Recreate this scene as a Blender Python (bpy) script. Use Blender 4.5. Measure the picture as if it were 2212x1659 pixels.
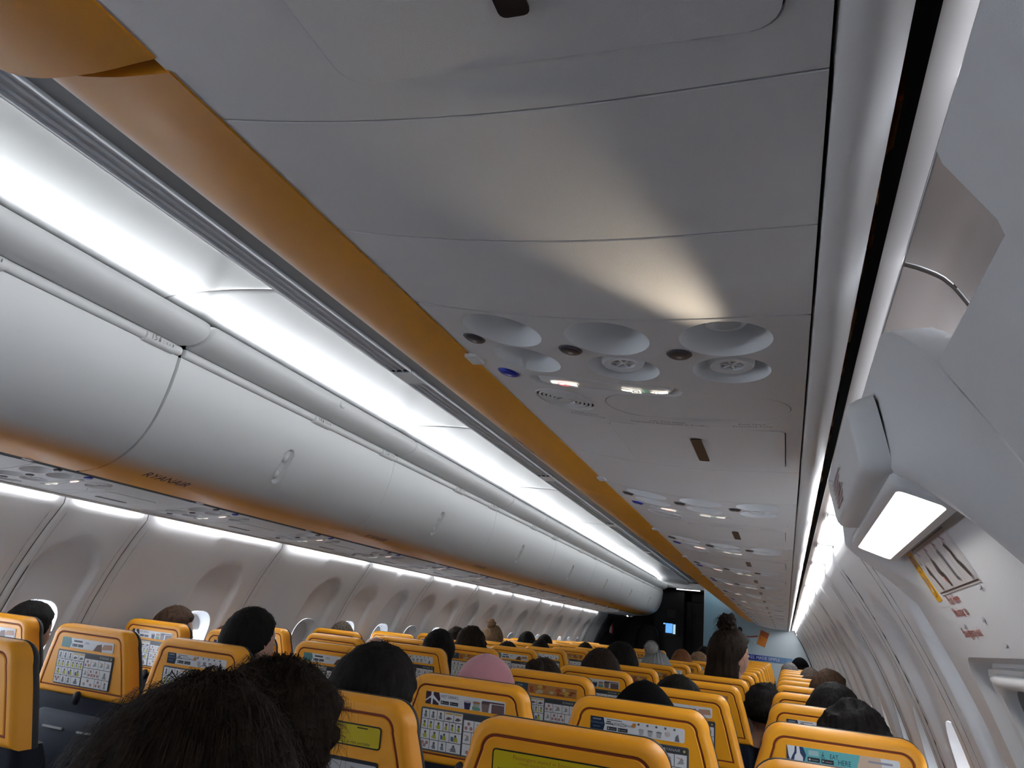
import bpy, bmesh, math, random
from mathutils import Vector, Matrix, noise
from mathutils.geometry import delaunay_2d_cdt, tessellate_polygon
random.seed(7)
PI = math.pi
scene = bpy.context.scene
for o in list(bpy.data.objects):
    bpy.data.objects.remove(o)
C = scene.collection

# ------------------------------------------------------------------ camera
F_PX, FW, FH = 1571.9, 2212.0, 1659.0
VPX, VPY, HSLOPE = 1697.36, 1408.36, 0.1085
cam_d = bpy.data.cameras.new('camera')
cam_d.sensor_width = 36.0
cam_d.lens = F_PX / FW * 36.0
cam_d.clip_start = 0.02
cam_d.clip_end = 200
cam = bpy.data.objects.new('camera', cam_d)
C.objects.link(cam)
_F = Vector((VPX - FW / 2, VPY - FH / 2, F_PX))            # cabin axis seen in camera space (x right, y down, z ahead)
_d = Vector((1, HSLOPE, 0))
_R = _F + _d * (-(_F.dot(_F)) / (_F.dot(_d)))
_R.normalize()
if _R.x < 0:
    _R = -_R
_F.normalize()
_U = -(_F.cross(_R))
# rows: world axes in camera space -> columns of camera axes in world space
right = Vector((_R.x, _F.x, _U.x))
down = Vector((_R.y, _F.y, _U.y))
ahead = Vector((_R.z, _F.z, _U.z))
mw = Matrix((right, -down, -ahead)).transposed().to_4x4()
mw.translation = Vector((1.308, 0.0, 1.30))
cam.matrix_world = mw
scene.camera = cam

# ------------------------------------------------------------------ world, exposure
world = bpy.data.worlds.new('overcast_sky')
scene.world = world
world.use_nodes = True
_bg = world.node_tree.nodes['Background']
_bg.inputs[0].default_value = (0.80, 0.88, 1.0, 1)
_bg.inputs[1].default_value = 13.0
scene.view_settings.view_transform = 'Standard'
scene.view_settings.look = 'None'
scene.view_settings.exposure = 0.50
scene.view_settings.gamma = 1.0
scene.view_settings.use_curve_mapping = False
SIDE_LIGHT = 15.0      # sidewall light strips
COVE_LIGHT = 26.0     # strips on top of the bins
EXIT_LIGHT = 12.0

# ------------------------------------------------------------------ materials
MATS = {}
def mat(name, col, rough=0.5, metal=0.0, spec=0.5, bump=0.0, bscale=300.0, var=0.0, vscale=6.0, attr=False, emit=None, estr=0.0, coat=0.0, sheen=0.0):
    if name in MATS:
        return MATS[name]
    m = bpy.data.materials.new(name)
    m.use_nodes = True
    nt = m.node_tree
    b = nt.nodes['Principled BSDF']
    b.inputs['Base Color'].default_value = (*col, 1)
    b.inputs['Roughness'].default_value = rough
    b.inputs['Metallic'].default_value = metal
    b.inputs['Specular IOR Level'].default_value = spec
    b.inputs['Coat Weight'].default_value = coat
    if sheen:
        b.inputs['Sheen Weight'].default_value = sheen
    tc = nt.nodes.new('ShaderNodeTexCoord')
    src = None
    if attr:
        a = nt.nodes.new('ShaderNodeAttribute')
        a.attribute_name = 'Col'
        src = a.outputs['Color']
        nt.links.new(src, b.inputs['Base Color'])
    if var > 0:
        n = nt.nodes.new('ShaderNodeTexNoise')
        n.inputs['Scale'].default_value = vscale
        n.inputs['Detail'].default_value = 4
        nt.links.new(tc.outputs['Object'], n.inputs['Vector'])
        r = nt.nodes.new('ShaderNodeMapRange')
        r.inputs['To Min'].default_value = 1 - var
        r.inputs['To Max'].default_value = 1 + var
        nt.links.new(n.outputs['Fac'], r.inputs['Value'])
        mx = nt.nodes.new('ShaderNodeMix')
        mx.data_type = 'RGBA'
        mx.blend_type = 'MULTIPLY'
        mx.inputs['Factor'].default_value = 1
        if src is not None:
            nt.links.new(src, mx.inputs['A'])
        else:
            mx.inputs['A'].default_value = (*col, 1)
        nt.links.new(r.outputs['Result'], mx.inputs['B'])
        nt.links.new(mx.outputs['Result'], b.inputs['Base Color'])
    if bump > 0:
        n2 = nt.nodes.new('ShaderNodeTexNoise')
        n2.inputs['Scale'].default_value = bscale
        n2.inputs['Detail'].default_value = 3
        nt.links.new(tc.outputs['Object'], n2.inputs['Vector'])
        bp = nt.nodes.new('ShaderNodeBump')
        bp.inputs['Strength'].default_value = bump
        bp.inputs['Distance'].default_value = 0.002
        nt.links.new(n2.outputs['Fac'], bp.inputs['Height'])
        nt.links.new(bp.outputs['Normal'], b.inputs['Normal'])
    if emit:
        b.inputs['Emission Color'].default_value = (*emit, 1)
        b.inputs['Emission Strength'].default_value = estr
    MATS[name] = m
    return m

def hair_mat(name, col, tip):
    if name in MATS:
        return MATS[name]
    m = bpy.data.materials.new(name)
    m.use_nodes = True
    nt = m.node_tree
    b = nt.nodes['Principled BSDF']
    tc = nt.nodes.new('ShaderNodeTexCoord')
    mp = nt.nodes.new('ShaderNodeMapping')
    mp.inputs['Scale'].default_value = (90, 90, 9)
    n = nt.nodes.new('ShaderNodeTexNoise')
    n.inputs['Scale'].default_value = 1.0
    n.inputs['Detail'].default_value = 5
    nt.links.new(tc.outputs['Object'], mp.inputs['Vector'])
    nt.links.new(mp.outputs['Vector'], n.inputs['Vector'])
    cr = nt.nodes.new('ShaderNodeValToRGB')
    cr.color_ramp.elements[0].position = 0.3
    cr.color_ramp.elements[0].color = (*col, 1)
    cr.color_ramp.elements[1].position = 0.75
    cr.color_ramp.elements[1].color = (*tip, 1)
    nt.links.new(n.outputs['Fac'], cr.inputs['Fac'])
    nt.links.new(cr.outputs['Color'], b.inputs['Base Color'])
    bp = nt.nodes.new('ShaderNodeBump')
    bp.inputs['Strength'].default_value = 0.9
    bp.inputs['Distance'].default_value = 0.004
    nt.links.new(n.outputs['Fac'], bp.inputs['Height'])
    nt.links.new(bp.outputs['Normal'], b.inputs['Normal'])
    b.inputs['Roughness'].default_value = 0.7
    b.inputs['Specular IOR Level'].default_value = 0.12
    MATS[name] = m
    return m

def emit_mat(name, col, strength):
    m = bpy.data.materials.new(name)
    m.use_nodes = True
    nt = m.node_tree
    b = nt.nodes['Principled BSDF']
    b.inputs['Base Color'].default_value = (0.8, 0.8, 0.8, 1)
    b.inputs['Roughness'].default_value = 0.4
    b.inputs['Emission Color'].default_value = (*col, 1)
    b.inputs['Emission Strength'].default_value = strength
    MATS[name] = m
    return m

def glass_mat(name, tint=(1, 1, 1), gloss=0.12):
    m = bpy.data.materials.new(name)
    m.use_nodes = True
    nt = m.node_tree
    for n in list(nt.nodes):
        if n.type != 'OUTPUT_MATERIAL':
            nt.nodes.remove(n)
    out = [n for n in nt.nodes if n.type == 'OUTPUT_MATERIAL'][0]
    tr = nt.nodes.new('ShaderNodeBsdfTransparent')
    tr.inputs[0].default_value = (*tint, 1)
    gl = nt.nodes.new('ShaderNodeBsdfGlossy')
    gl.inputs['Roughness'].default_value = 0.03
    mx = nt.nodes.new('ShaderNodeMixShader')
    mx.inputs[0].default_value = gloss
    nt.links.new(tr.outputs[0], mx.inputs[1])
    nt.links.new(gl.outputs[0], mx.inputs[2])
    nt.links.new(mx.outputs[0], out.inputs[0])
    MATS[name] = m
    return m

WHITE = mat('white_plastic', (0.74, 0.74, 0.735), 0.48, bump=0.10, bscale=900, var=0.02)
PSUW = mat('service_panel_plastic', (0.69, 0.675, 0.655), 0.55, bump=0.12, bscale=1200, var=0.02)
BOWL = mat('white_recess_plastic', (0.78, 0.78, 0.77), 0.45)
WALLM = mat('sidewall_plastic', (0.71, 0.705, 0.705), 0.6, bump=0.12, bscale=1000, var=0.03)
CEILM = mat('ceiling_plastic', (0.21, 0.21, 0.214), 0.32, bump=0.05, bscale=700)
BIN = mat('bin_door_print', (0.7, 0.7, 0.7), 0.42, attr=True, bump=0.06, bscale=900)
PRINT = mat('printed_card', (0.8, 0.8, 0.8), 0.35, attr=True, spec=0.4)
DARKGAP = mat('dark_gap', (0.012, 0.012, 0.012), 0.8)
YELLOW = mat('yellow_seat_plastic', (0.93, 0.385, 0.010), 0.42, bump=0.22, bscale=900, var=0.03)
NAVY = mat('navy_seat_cover', (0.0055, 0.0085, 0.020), 0.6, spec=0.25, bump=0.2, bscale=500, var=0.1)
SEATRIM = mat('black_seat_edge', (0.015, 0.015, 0.022), 0.6)
GREYP = mat('grey_plastic', (0.35, 0.35, 0.35), 0.5)
BTNG = mat('charcoal_button', (0.05, 0.045, 0.05), 0.35)
BTNB = mat('blue_call_button', (0.01, 0.03, 0.40), 0.35)
LATCH = mat('dark_brown_latch', (0.03, 0.022, 0.02), 0.35)
CLEAR = mat('clear_rail_plastic', (0.55, 0.56, 0.58), 0.22, spec=0.6)
LENSOFF = mat('unlit_light_cover', (0.20, 0.17, 0.155), 0.25, var=0.15, vscale=5, spec=0.7)
CREAM = mat('cream_valance', (0.40, 0.365, 0.34), 0.5)
CARPET = mat('navy_carpet', (0.015, 0.02, 0.045), 0.95, bump=0.4, bscale=400, var=0.2, vscale=40)
SKIN = mat('skin', (0.42, 0.22, 0.15), 0.5, var=0.05)
SKIN2 = mat('fair_skin', (0.52, 0.30, 0.22), 0.5, var=0.05)
DKGALLEY = mat('dark_galley_panel', (0.022, 0.022, 0.025), 0.5, var=0.1)
GREYGALLEY = mat('grey_door_lining', (0.07, 0.07, 0.075), 0.55, var=0.08)
GOLD = mat('gold_insulation_film', (0.45, 0.20, 0.03), 0.25, metal=0.8, bump=1.0, bscale=60)
METAL = mat('brushed_metal', (0.35, 0.35, 0.36), 0.3, metal=0.9)
GREYLIT = emit_mat('sidewall_light', (0.92, 0.95, 1.0), SIDE_LIGHT)
COVEM = emit_mat('cove_light', (0.93, 0.97, 1.0), COVE_LIGHT)
EXITM = emit_mat('exit_lamp_light', (1.0, 0.98, 0.97), EXIT_LIGHT)
SIGNW = emit_mat('sign_white', (1.0, 0.95, 0.82), 0.9)
SIGNR = emit_mat('sign_red', (1.0, 0.12, 0.12), 0.75)
SIGNG = emit_mat('sign_green', (0.1, 0.8, 0.4), 0.5)
WINGLASS = glass_mat('window_glass', (0.95, 0.97, 1.0), 0.08)
HATCHGLASS = mat('dark_hatch_window', (0.10, 0.10, 0.10), 0.05, metal=0.65, spec=0.8)

# ------------------------------------------------------------------ mesh helpers
class MB:
    """Collects vertices, faces, face colours."""
    def __init__(s):
        s.v, s.f, s.c = [], [], []
    def add(s, vs, fs, col=None):
        o = len(s.v)
        s.v += [tuple(p) for p in vs]
        for f in fs:
            s.f.append(tuple(i + o for i in f))
            s.c.append(col)
    def box(s, a, b, col=None):
        x0, y0, z0 = a
        x1, y1, z1 = b
        s.add([(x0, y0, z0), (x1, y0, z0), (x1, y1, z0), (x0, y1, z0), (x0, y0, z1), (x1, y0, z1), (x1, y1, z1), (x0, y1, z1)],
              [(3, 2, 1, 0), (4, 5, 6, 7), (0, 1, 5, 4), (1, 2, 6, 5), (2, 3, 7, 6), (3, 0, 4, 7)], col)
    def loft(s, rings, closed=True, cap0=False, cap1=False, col=None):
        n = len(rings[0])
        vs = [p for r in rings for p in r]
        fs = []
        m = n if closed else n - 1
        for i in range(len(rings) - 1):
            for j in range(m):
                a, b = i * n + j, i * n + (j + 1) % n
                fs.append((a, b, b + n, a + n))
        if cap0:
            fs.append(tuple(range(n - 1, -1, -1)))
        if cap1:
            fs.append(tuple((len(rings) - 1) * n + j for j in range(n)))
        s.add(vs, fs, col)
    def tube(s, pts, r, n=8, col=None, caps=True):
        rings = []
        for i, p in enumerate(pts):
            p = Vector(p)
            a = Vector(pts[max(0, i - 1)])
            b = Vector(pts[min(len(pts) - 1, i + 1)])
            t = (b - a).normalized()
            up = Vector((0, 0, 1)) if abs(t.z) < 0.9 else Vector((1, 0, 0))
            u = t.cross(up).normalized()
            w = u.cross(t)
            rr = r[i] if isinstance(r, (list, tuple)) else r
            rings.append([p + (u * math.cos(2 * PI * k / n) + w * math.sin(2 * PI * k / n)) * rr for k in range(n)])
        s.loft(rings, True, caps, caps, col)
    def mesh(s, name, smooth=True, angle=40):
        me = bpy.data.meshes.new(name)
        me.from_pydata(s.v, [], s.f)
        if any(c is not None for c in s.c):
            at = me.color_attributes.new('Col', 'FLOAT_COLOR', 'CORNER')
            vals = []
            for p, c in zip(me.polygons, s.c):
                if c is None:
                    c = (0.7, 0.7, 0.7)
                if callable(c):
                    for vi in p.vertices:
                        vals += [*c(s.v[vi]), 1.0]
                else:
                    vals += [*c, 1.0] * len(p.vertices)
            at.data.foreach_set('color', vals)
        me.update()
        if smooth:
            me.shade_smooth()
            me.set_sharp_from_angle(angle=math.radians(angle))
        return me

def ob(name, data, m=None, parent=None, loc=(0, 0, 0), rot=(0, 0, 0)):
    if isinstance(data, MB):
        data = data.mesh(name)
    o = bpy.data.objects.new(name, data)
    C.objects.link(o)
    o.location = loc
    o.rotation_euler = rot
    if m is not None:
        if len(data.materials) == 0:
            data.materials.append(m)
    if parent is not None:
        o.parent = parent
    return o
def tag(o, label, cat, group=None, kind=None):
    o['label'] = label
    o['category'] = cat
    if group:
        o['group'] = group
    if kind:
        o['kind'] = kind
    return o
def empty(name, loc, label, cat, group=None):
    o = bpy.data.objects.new(name, None)
    o.empty_display_size = 0.05
    C.objects.link(o)
    o.location = loc
    return tag(o, label, cat, group)
def struct(o, label=None):
    o['kind'] = 'structure'
    if label:
        o['label'] = label
    return o
def copy_tree(o, parent=None):
    c = o.copy()
    C.objects.link(c)
    c.parent = parent
    for ch in list(o.children):
        copy_tree(ch, c)
    return c

ORD = ['first', 'second', 'third', 'fourth', 'fifth', 'sixth', 'seventh', 'eighth', 'ninth', 'tenth', 'eleventh', 'twelfth', 'thirteenth', 'fourteenth', 'fifteenth', 'sixteenth', 'seventeenth', 'eighteenth', 'nineteenth', 'twentieth', 'twenty-first', 'twenty-second', 'twenty-third', 'twenty-fourth', 'twenty-fifth', 'twenty-sixth']

_tx = {}
def text2d(s, shear=0.0):
    """Vertices and faces of a line of writing: cap height about 0.7, centred."""
    key = (s, shear)
    if key in _tx:
        return _tx[key]
    cu = bpy.data.curves.new('writing', 'FONT')
    cu.body = s
    cu.align_x = 'CENTER'
    cu.align_y = 'CENTER'
    cu.shear = shear
    cu.resolution_u = 2
    o = bpy.data.objects.new('writing', cu)
    C.objects.link(o)
    dg = bpy.context.evaluated_depsgraph_get()
    dg.update()
    me = o.evaluated_get(dg).to_mesh()
    r = ([(v.co.x, v.co.y) for v in me.vertices], [tuple(p.vertices) for p in me.polygons])
    o.evaluated_get(dg).to_mesh_clear()
    bpy.data.objects.remove(o)
    bpy.data.curves.remove(cu)
    _tx[key] = r
    return r

class Print:
    """A flat printed sheet in (u, v); every further layer lies a hair above the one before."""
    def __init__(s, bg=None, w=0, h=0, r=0.006, thick=0.0012):
        s.items = []
        s.layer = 0
        s.base = None
        if bg is not None:
            s.base = (bg, w, h, r, thick)
    def poly(s, pts, col):
        s.layer += 1
        s.items.append((pts, [tuple(range(len(pts)))], col, s.layer))
    def rect(s, u0, v0, u1, v1, col):
        s.poly([(u0, v0), (u1, v0), (u1, v1), (u0, v1)], col)
    def disc(s, u, v, r, col, n=12, ry=None):
        ry = ry or r
        s.poly([(u + r * math.cos(2 * PI * k / n), v + ry * math.sin(2 * PI * k / n)) for k in range(n)], col)
    def line(s, a, b, w, col):
        d = Vector((b[0] - a[0], b[1] - a[1]))
        n = Vector((-d.y, d.x)).normalized() * (w / 2)
        s.poly([(a[0] - n.x, a[1] - n.y), (b[0] - n.x, b[1] - n.y), (b[0] + n.x, b[1] + n.y), (a[0] + n.x, a[1] + n.y)], col)
    def text(s, t, u, v, size, col, sx=1.0, shear=0.0):
        vs, fs = text2d(t, shear)
        s.layer += 1
        s.items.append(([(u + x * size * sx, v + y * size) for x, y in vs], fs, col, s.layer))
    def mesh(s, name, mapf, step=0.00006):
        """mapf(u, v, h) -> world-ish point; h is the height above the carrier."""
        mb = MB()
        t0 = 0.0004
        if s.base:
            bg, w, h, r, th = s.base
            pts = []
            for cx, cy, a0 in ((w / 2 - r, h / 2 - r, 0), (-w / 2 + r, h / 2 - r, 90), (-w / 2 + r, -h / 2 + r, 180), (w / 2 - r, -h / 2 + r, 270)):
                for k in range(4):
                    a = math.radians(a0 + 30 * k)
                    pts.append((cx + r * math.cos(a), cy + r * math.sin(a)))
            mb.loft([[mapf(u, v, 0.0) for u, v in pts], [mapf(u, v, th) for u, v in pts]], True, False, True, bg)
            t0 = th + 0.0002
        for pts, fs, col, l in s.items:
            mb.add([mapf(u, v, t0 + l * step) for u, v in pts], fs, col)
        return mb.mesh(name, smooth=False)

def cdt_plate(outline, holes, grid=None, mapf=None):
    """Flat plate with holes, triangulated; extra grid points let it bend. Returns (verts2d, tris)."""
    vs, es = [], []
    def loop(pts):
        o = len(vs)
        vs.extend(Vector(p) for p in pts)
        es.extend((o + i, o + (i + 1) % len(pts)) for i in range(len(pts)))
    loop(outline)
    for h in holes:
        loop(h)
    def inside(p, poly):
        c = False
        j = len(poly) - 1
        for i in range(len(poly)):
            a, b = poly[i], poly[j]
            if (a[1] > p[1]) != (b[1] > p[1]) and p[0] < (b[0] - a[0]) * (p[1] - a[1]) / (b[1] - a[1]) + a[0]:
                c = not c
            j = i
        return c
    for g in grid or []:
        if inside(g, outline) and not any(inside(g, h) for h in holes):
            vs.append(Vector(g))
    ov, oe, of, _, _, _ = delaunay_2d_cdt(vs, es, [], 0, 1e-6)
    tris = []
    for f in of:
        c = sum((ov[i] for i in f), Vector((0, 0))) / len(f)
        if inside(c, outline) and not any(inside(c, h) for h in holes):
            tris.append(tuple(f))
    return [tuple(v) for v in ov], tris

def circle(cx, cy, r, n=28, ry=None):
    ry = ry or r
    return [(cx + r * math.cos(2 * PI * k / n), cy + ry * math.sin(2 * PI * k / n)) for k in range(n)]
def stadium(x0, x1, cy, r, n=10):
    return [(x1 - r + r * math.cos(a), cy + r * math.sin(a)) for a in [(-PI / 2 + PI * k / n) for k in range(n + 1)]] + \
           [(x0 + r + r * math.cos(a), cy + r * math.sin(a)) for a in [(PI / 2 + PI * k / n) for k in range(n + 1)]]
def rrect(x0, y0, x1, y1, r, n=5):
    pts = []
    for cx, cy, a0 in ((x1 - r, y1 - r, 0), (x0 + r, y1 - r, 90), (x0 + r, y0 + r, 180), (x1 - r, y0 + r, 270)):
        for k in range(n + 1):
            a = math.radians(a0 + 90 * k / n)
            pts.append((cx + r * math.cos(a), cy + r * math.sin(a)))
    return pts

def smooth_curve(pts, n):
    """Catmull-Rom through 2D points, n samples."""
    P = [Vector(p) for p in pts]
    P = [P[0] * 2 - P[1]] + P + [P[-1] * 2 - P[-2]]
    out = []
    m = len(P) - 3
    for k in range(n + 1):
        t = k / n * m
        i = min(int(t), m - 1)
        t -= i
        a, b, c, d = P[i], P[i + 1], P[i + 2], P[i + 3]
        q = 0.5 * ((2 * b) + (c - a) * t + (2 * a - 5 * b + 4 * c - d) * t * t + (3 * b - a - 3 * c + d) * t ** 3)
        out.append((q.x, q.y))
    return out

def sweep_mb(prof, ys, side=1, col=None, mb=None, flip=False):
    """Profile [(x, z)] swept along y; ys are (y, inset) stations."""
    mb = mb or MB()
    rings = [[(side * x, y, z) for x, z in prof] for y in ys]
    if (side < 0) != flip:
        rings = [r[::-1] for r in rings]
    mb.loft(rings, closed=False, col=col)
    return mb

# ================================================================== the setting
Y_BACK, Y_FRONT = -5.6, 14.3
def wall_x(z, d=0.0):
    if d == 0.0 and z > 1.57:
        z = 1.57
    return math.sqrt(max((1.755 - d) ** 2 - (z - 0.57) ** 2, 0.01))

mb = MB()
mb.box((-1.68, Y_BACK, -0.05), (1.68, Y_FRONT, 0.0))
struct(ob('floor', mb, CARPET))
# dark shell above bins and ceiling, added to block sky light
mb = MB()
pr = [(1.448, 1.607), (1.50, 1.607)] + [(1.84 * math.cos(a), 0.57 + 1.84 * math.sin(a)) for a in [math.radians(36 + 3.0 * k) for k in range(37)]] + [(-1.50, 1.607), (-1.448, 1.607)]
sweep_mb(pr, [Y_BACK, Y_FRONT], mb=mb)
struct(ob('trim_16', mb, DARKGAP), 'dark fuselage shell added above bins and ceiling to block sky light')
# rear and front end walls
def end_wall(name, y, m, z0=0.0):
    mb = MB()
    pts = [(-wall_x(z), z) for z in [0.0 + 1.6 * k / 16 for k in range(17)]]
    pts += [(-1.84 * math.cos(a), 0.57 + 1.84 * math.sin(a)) for a in [math.radians(36 + 9 * k) for k in range(13)]]
    pts += [(wall_x(z), z) for z in [1.6 - 1.6 * k / 16 for k in range(17)]]
    n = len(pts)
    mb.add([(x, y, z) for x, z in pts] + [(x, y + 0.03, z) for x, z in pts], [tuple(range(n)), tuple(range(2 * n - 1, n - 1, -1))] + [(i, (i + 1) % n, n + (i + 1) % n, n + i) for i in range(n)])
    return struct(ob(name, mb, m))
end_wall('wall_back', Y_BACK - 0.03, GREYP)
end_wall('wall_front', Y_FRONT, DKGALLEY)

WIN_Z, WIN_W, WIN_H = 1.012, 0.235, 0.345
def scoop_d(z):
    return 0.036 * max(0.0, min(1.0, (z - 0.74) / 0.70))
def scoop(y, z, wins):
    """How far the moulded hollow around a window is set back."""
    best = 0.0
    for yc in wins:
        dy = abs(y - yc)
        zt = 1.29
        hw = 0.165 if z > 0.9 else 0.165 * max(0.0, (z - 0.62) / 0.28)
        if z <= zt:
            e = hw - dy
        else:
            e = 0.165 - math.hypot(dy, (z - zt) * 1.02)
        if e > 0:
            t = min(1.0, e / 0.022)
            t = t * t * (3 - 2 * t)
            best = max(best, scoop_d(z) * t)
    return best
_panel_cache = {}
def wall_panel_mesh(width, wins, side):
    key = (round(width, 3), tuple(wins), side)
    if key in _panel_cache:
        return _panel_cache[key]
    z0, z1 = 0.0, 1.6055
    g = 0.0017
    outline = []
    ny, nz = int(width / 0.03), 48
    outline += [(g + (width - 2 * g) * k / ny, z0) for k in range(ny)]
    outline += [(width - g, z0 + (z1 - z0) * k / nz) for k in range(nz)]
    outline += [(width - g - (width - 2 * g) * k / ny, z1) for k in range(ny)]
    outline += [(g, z1 - (z1 - z0) * k / nz) for k in range(nz)]
    holes = [rrect(yc - WIN_W / 2, WIN_Z - WIN_H / 2, yc + WIN_W / 2, WIN_Z + WIN_H / 2, 0.095, 6) for yc in wins]
    grid = []
    yy = [g + 0.006, g + 0.014]
    y = 0.028
    while y < width - 0.02:
        yy.append(y)
        y += 0.0145
    yy += [width - g - 0.014, width - g - 0.006]
    for y in yy:
        z = 0.04
        while z < 1.60:
            near = any(abs(y - yc) < 0.21 for yc in wins) and z > 0.8
            grid.append((y + 0.0001 * math.sin(z * 91), z + 0.0001 * math.sin(y * 77)))
            z += 0.0155 if near else 0.05
    v2, tris = cdt_plate(outline, holes, grid)
    mb = MB()
    vs = []
    for y, z in v2:
        d = scoop(y, z, wins)
        e = min(y - g, width - g - y)
        if e < 0.014:
            d += 0.007 * (1 - e / 0.014) ** 2
        vs.append((side * (wall_x(z) + d), y, z))
    mb.add(vs, tris if side < 0 else [t[::-1] for t in tris])
    me = mb.mesh('panel', angle=60)
    me.materials.append(WALLM)
    _panel_cache[key] = me
    return me
win_n = [0]
_wcache = {}
def window(side, y, shade):
    win_n[0] += 1
    root = bpy.data.objects.new('window_%d' % win_n[0], None)
    C.objects.link(root)
    root.location = (side * wall_x(WIN_Z), y, WIN_Z)
    struct(root, 'cabin window with rounded corners')
    def outline(s, dx):
        r = []
        for u, v in rrect(-WIN_W / 2 * s, -WIN_H / 2 * s, WIN_W / 2 * s, WIN_H / 2 * s, 0.095 * s, 6):
            r.append((side * (wall_x(WIN_Z + v) - wall_x(WIN_Z) + scoop_d(WIN_Z + v) + dx), u, v))
        return r
    key = ('rev', side)
    if key not in _wcache:
        mb = MB()
        mb.loft([outline(1.0, -0.001), outline(0.985, 0.004), outline(0.94, 0.02), outline(0.88, 0.05), outline(0.86, 0.065)])
        _wcache[key] = mb.mesh('frame')
        mb = MB()
        o = outline(0.862, 0.062)
        mb.add(o, [tuple(range(len(o)))])
        _wcache[('pane', side)] = mb.mesh('pane', smooth=False)
    ob('frame', _wcache[key], WHITE, root)
    ob('pane', _wcache[('pane', side)], WINGLASS, root)
    if shade > 0:
        k2 = ('shade', side, shade)
        if k2 not in _wcache:
            mb = MB()
            zt = WIN_H / 2 * 0.9
            zb = zt - WIN_H * 0.88 * shade
            hw = WIN_W / 2 * 0.9
            for a, b in ((zb, zt),):
                n = 6
                f = [(side * (wall_x(WIN_Z + a + (b - a) * k / n) - wall_x(WIN_Z) + scoop_d(WIN_Z + a + (b - a) * k / n) + 0.052), a + (b - a) * k / n) for k in range(n + 1)]
                mb.loft([[(x, -hw, z) for x, z in f], [(x, hw, z) for x, z in f]], closed=False)
            mb.box((side * 0.064 - 0.004, -hw, zb - 0.006), (side * 0.064 + 0.004, hw, zb + 0.006))
            _wcache[k2] = mb.mesh('shade')
        ob('shade', _wcache[k2], WALLM, root)

def build_wall(side, name, spans):
    root = bpy.data.objects.new(name, None)
    C.objects.link(root)
    root.location = (side * 1.6, spans[0][0], 0)
    struct(root, 'curved white sidewall of moulded panels')
    for y0, y1, wins, sh in spans:
        ob('panel', wall_panel_mesh(y1 - y0, wins, side), None, root, loc=(-side * 1.6, y0 - spans[0][0], 0))
        for k, w in enumerate(wins):
            window(side, y0 + w, sh[k])
    return root
D2 = [0.205, 0.715]
S1 = [0.715]
left = [(-5.6, -4.932, [0.3], [0]), (-4.932, -3.916, D2, [0, 0]), (-3.916, -2.9, D2, [0, 0]), (-2.9, -1.884, D2, [0, 0]), (-1.884, -0.868, D2, [0, 0]), (-0.868, 0.148, D2, [0, 0]), (0.148, 1.164, D2, [0, 0]), (1.164, 1.672, [0.254], [0]), (1.672, 2.18, [0.254], [0]),
        (2.18, 2.618, [0.2], [0.22]), (2.618, 3.634, S1, [0.28]), (3.634, 4.65, S1, [0.9])]
y = 4.65
shs = [[0.25, 0.35], [0.9, 0.3], [0.8, 0.6], [0.4, 0.9], [0.5, 0.5], [0.9, 0.4], [0.5, 0.9]]
k = 0
while y < 11.7:
    left.append((y, y + 1.016, D2, shs[k % 7]))
    y += 1.016
    k += 1
Y_LEFT_END = y
build_wall(-1, 'wall_left', left)
rightw = [(1.30, 1.86, [0.28], [0.2]), (1.86, 2.37, [0.255], [0.4]), (2.37, 2.876, [0.253], [0.62])]
y = 2.876
k = 0
while y < 11.9:
    rightw.append((y, y + 1.016, D2, [[0.62, 0.7], [0.6, 0.6], [0.8, 0.6], [0.7, 0.6]][k % 4]))
    y += 1.016
    k += 1
Y_RIGHT_END = y
rightw = [(-5.6, -4.584, D2, [0.2, 0.2]), (-4.584, -3.568, D2, [0.2, 0.2]), (-3.568, -2.552, D2, [0.2, 0.2]), (-2.552, -1.536, D2, [0.2, 0.2]), (-1.536, -0.52, D2, [0.2, 0.2])] + rightw
build_wall(1, 'wall_right', rightw)
LEFT_SEAMS = [s[0] for s in left] + [Y_LEFT_END]
RIGHT_SEAMS = [s[0] for s in rightw] + [-0.52, Y_RIGHT_END]

# ------------------------------------------------------------------ ceiling: cove panels and centre rails
CEIL = smooth_curve([(0.668, 2.14), (0.660, 2.188), (0.618, 2.211), (0.52, 2.220), (0.40, 2.222), (0.30, 2.219), (0.21, 2.213), (0.156, 2.2065)], 28)
croot = bpy.data.objects.new('ceiling', None)
C.objects.link(croot)
croot.location = (0, 0, 2.2)
struct(croot, 'white domed cabin ceiling panels')
cy = [-1.6 + 0.08 + 1.6 * k for k in range(-3, 10)]
cm = {}
for side in (-1, 1):
    mb = MB()
    Lc = 1.6
    ys = [0.0015, 0.004, 0.010, 0.03, Lc - 0.03, Lc - 0.010, Lc - 0.004, Lc - 0.0015]
    rings = []
    for yy, up in zip(ys, (0.004, 0.0008, 0, 0, 0, 0, 0.0008, 0.004)):
        rings.append([(side * x, yy, z - 2.2 + up) for x, z in CEIL])
    mb.loft(rings, closed=False)
    cm[side] = mb.mesh('panel', angle=12)
    for y0 in cy:
        if y0 > 12.2:
            continue
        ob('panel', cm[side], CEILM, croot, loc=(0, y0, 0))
mb = MB()
mb.box((-0.064, -5.6, 2.204 - 2.2), (0.064, 12.5, 2.215 - 2.2))
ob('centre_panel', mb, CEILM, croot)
rail_n = 0
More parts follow.
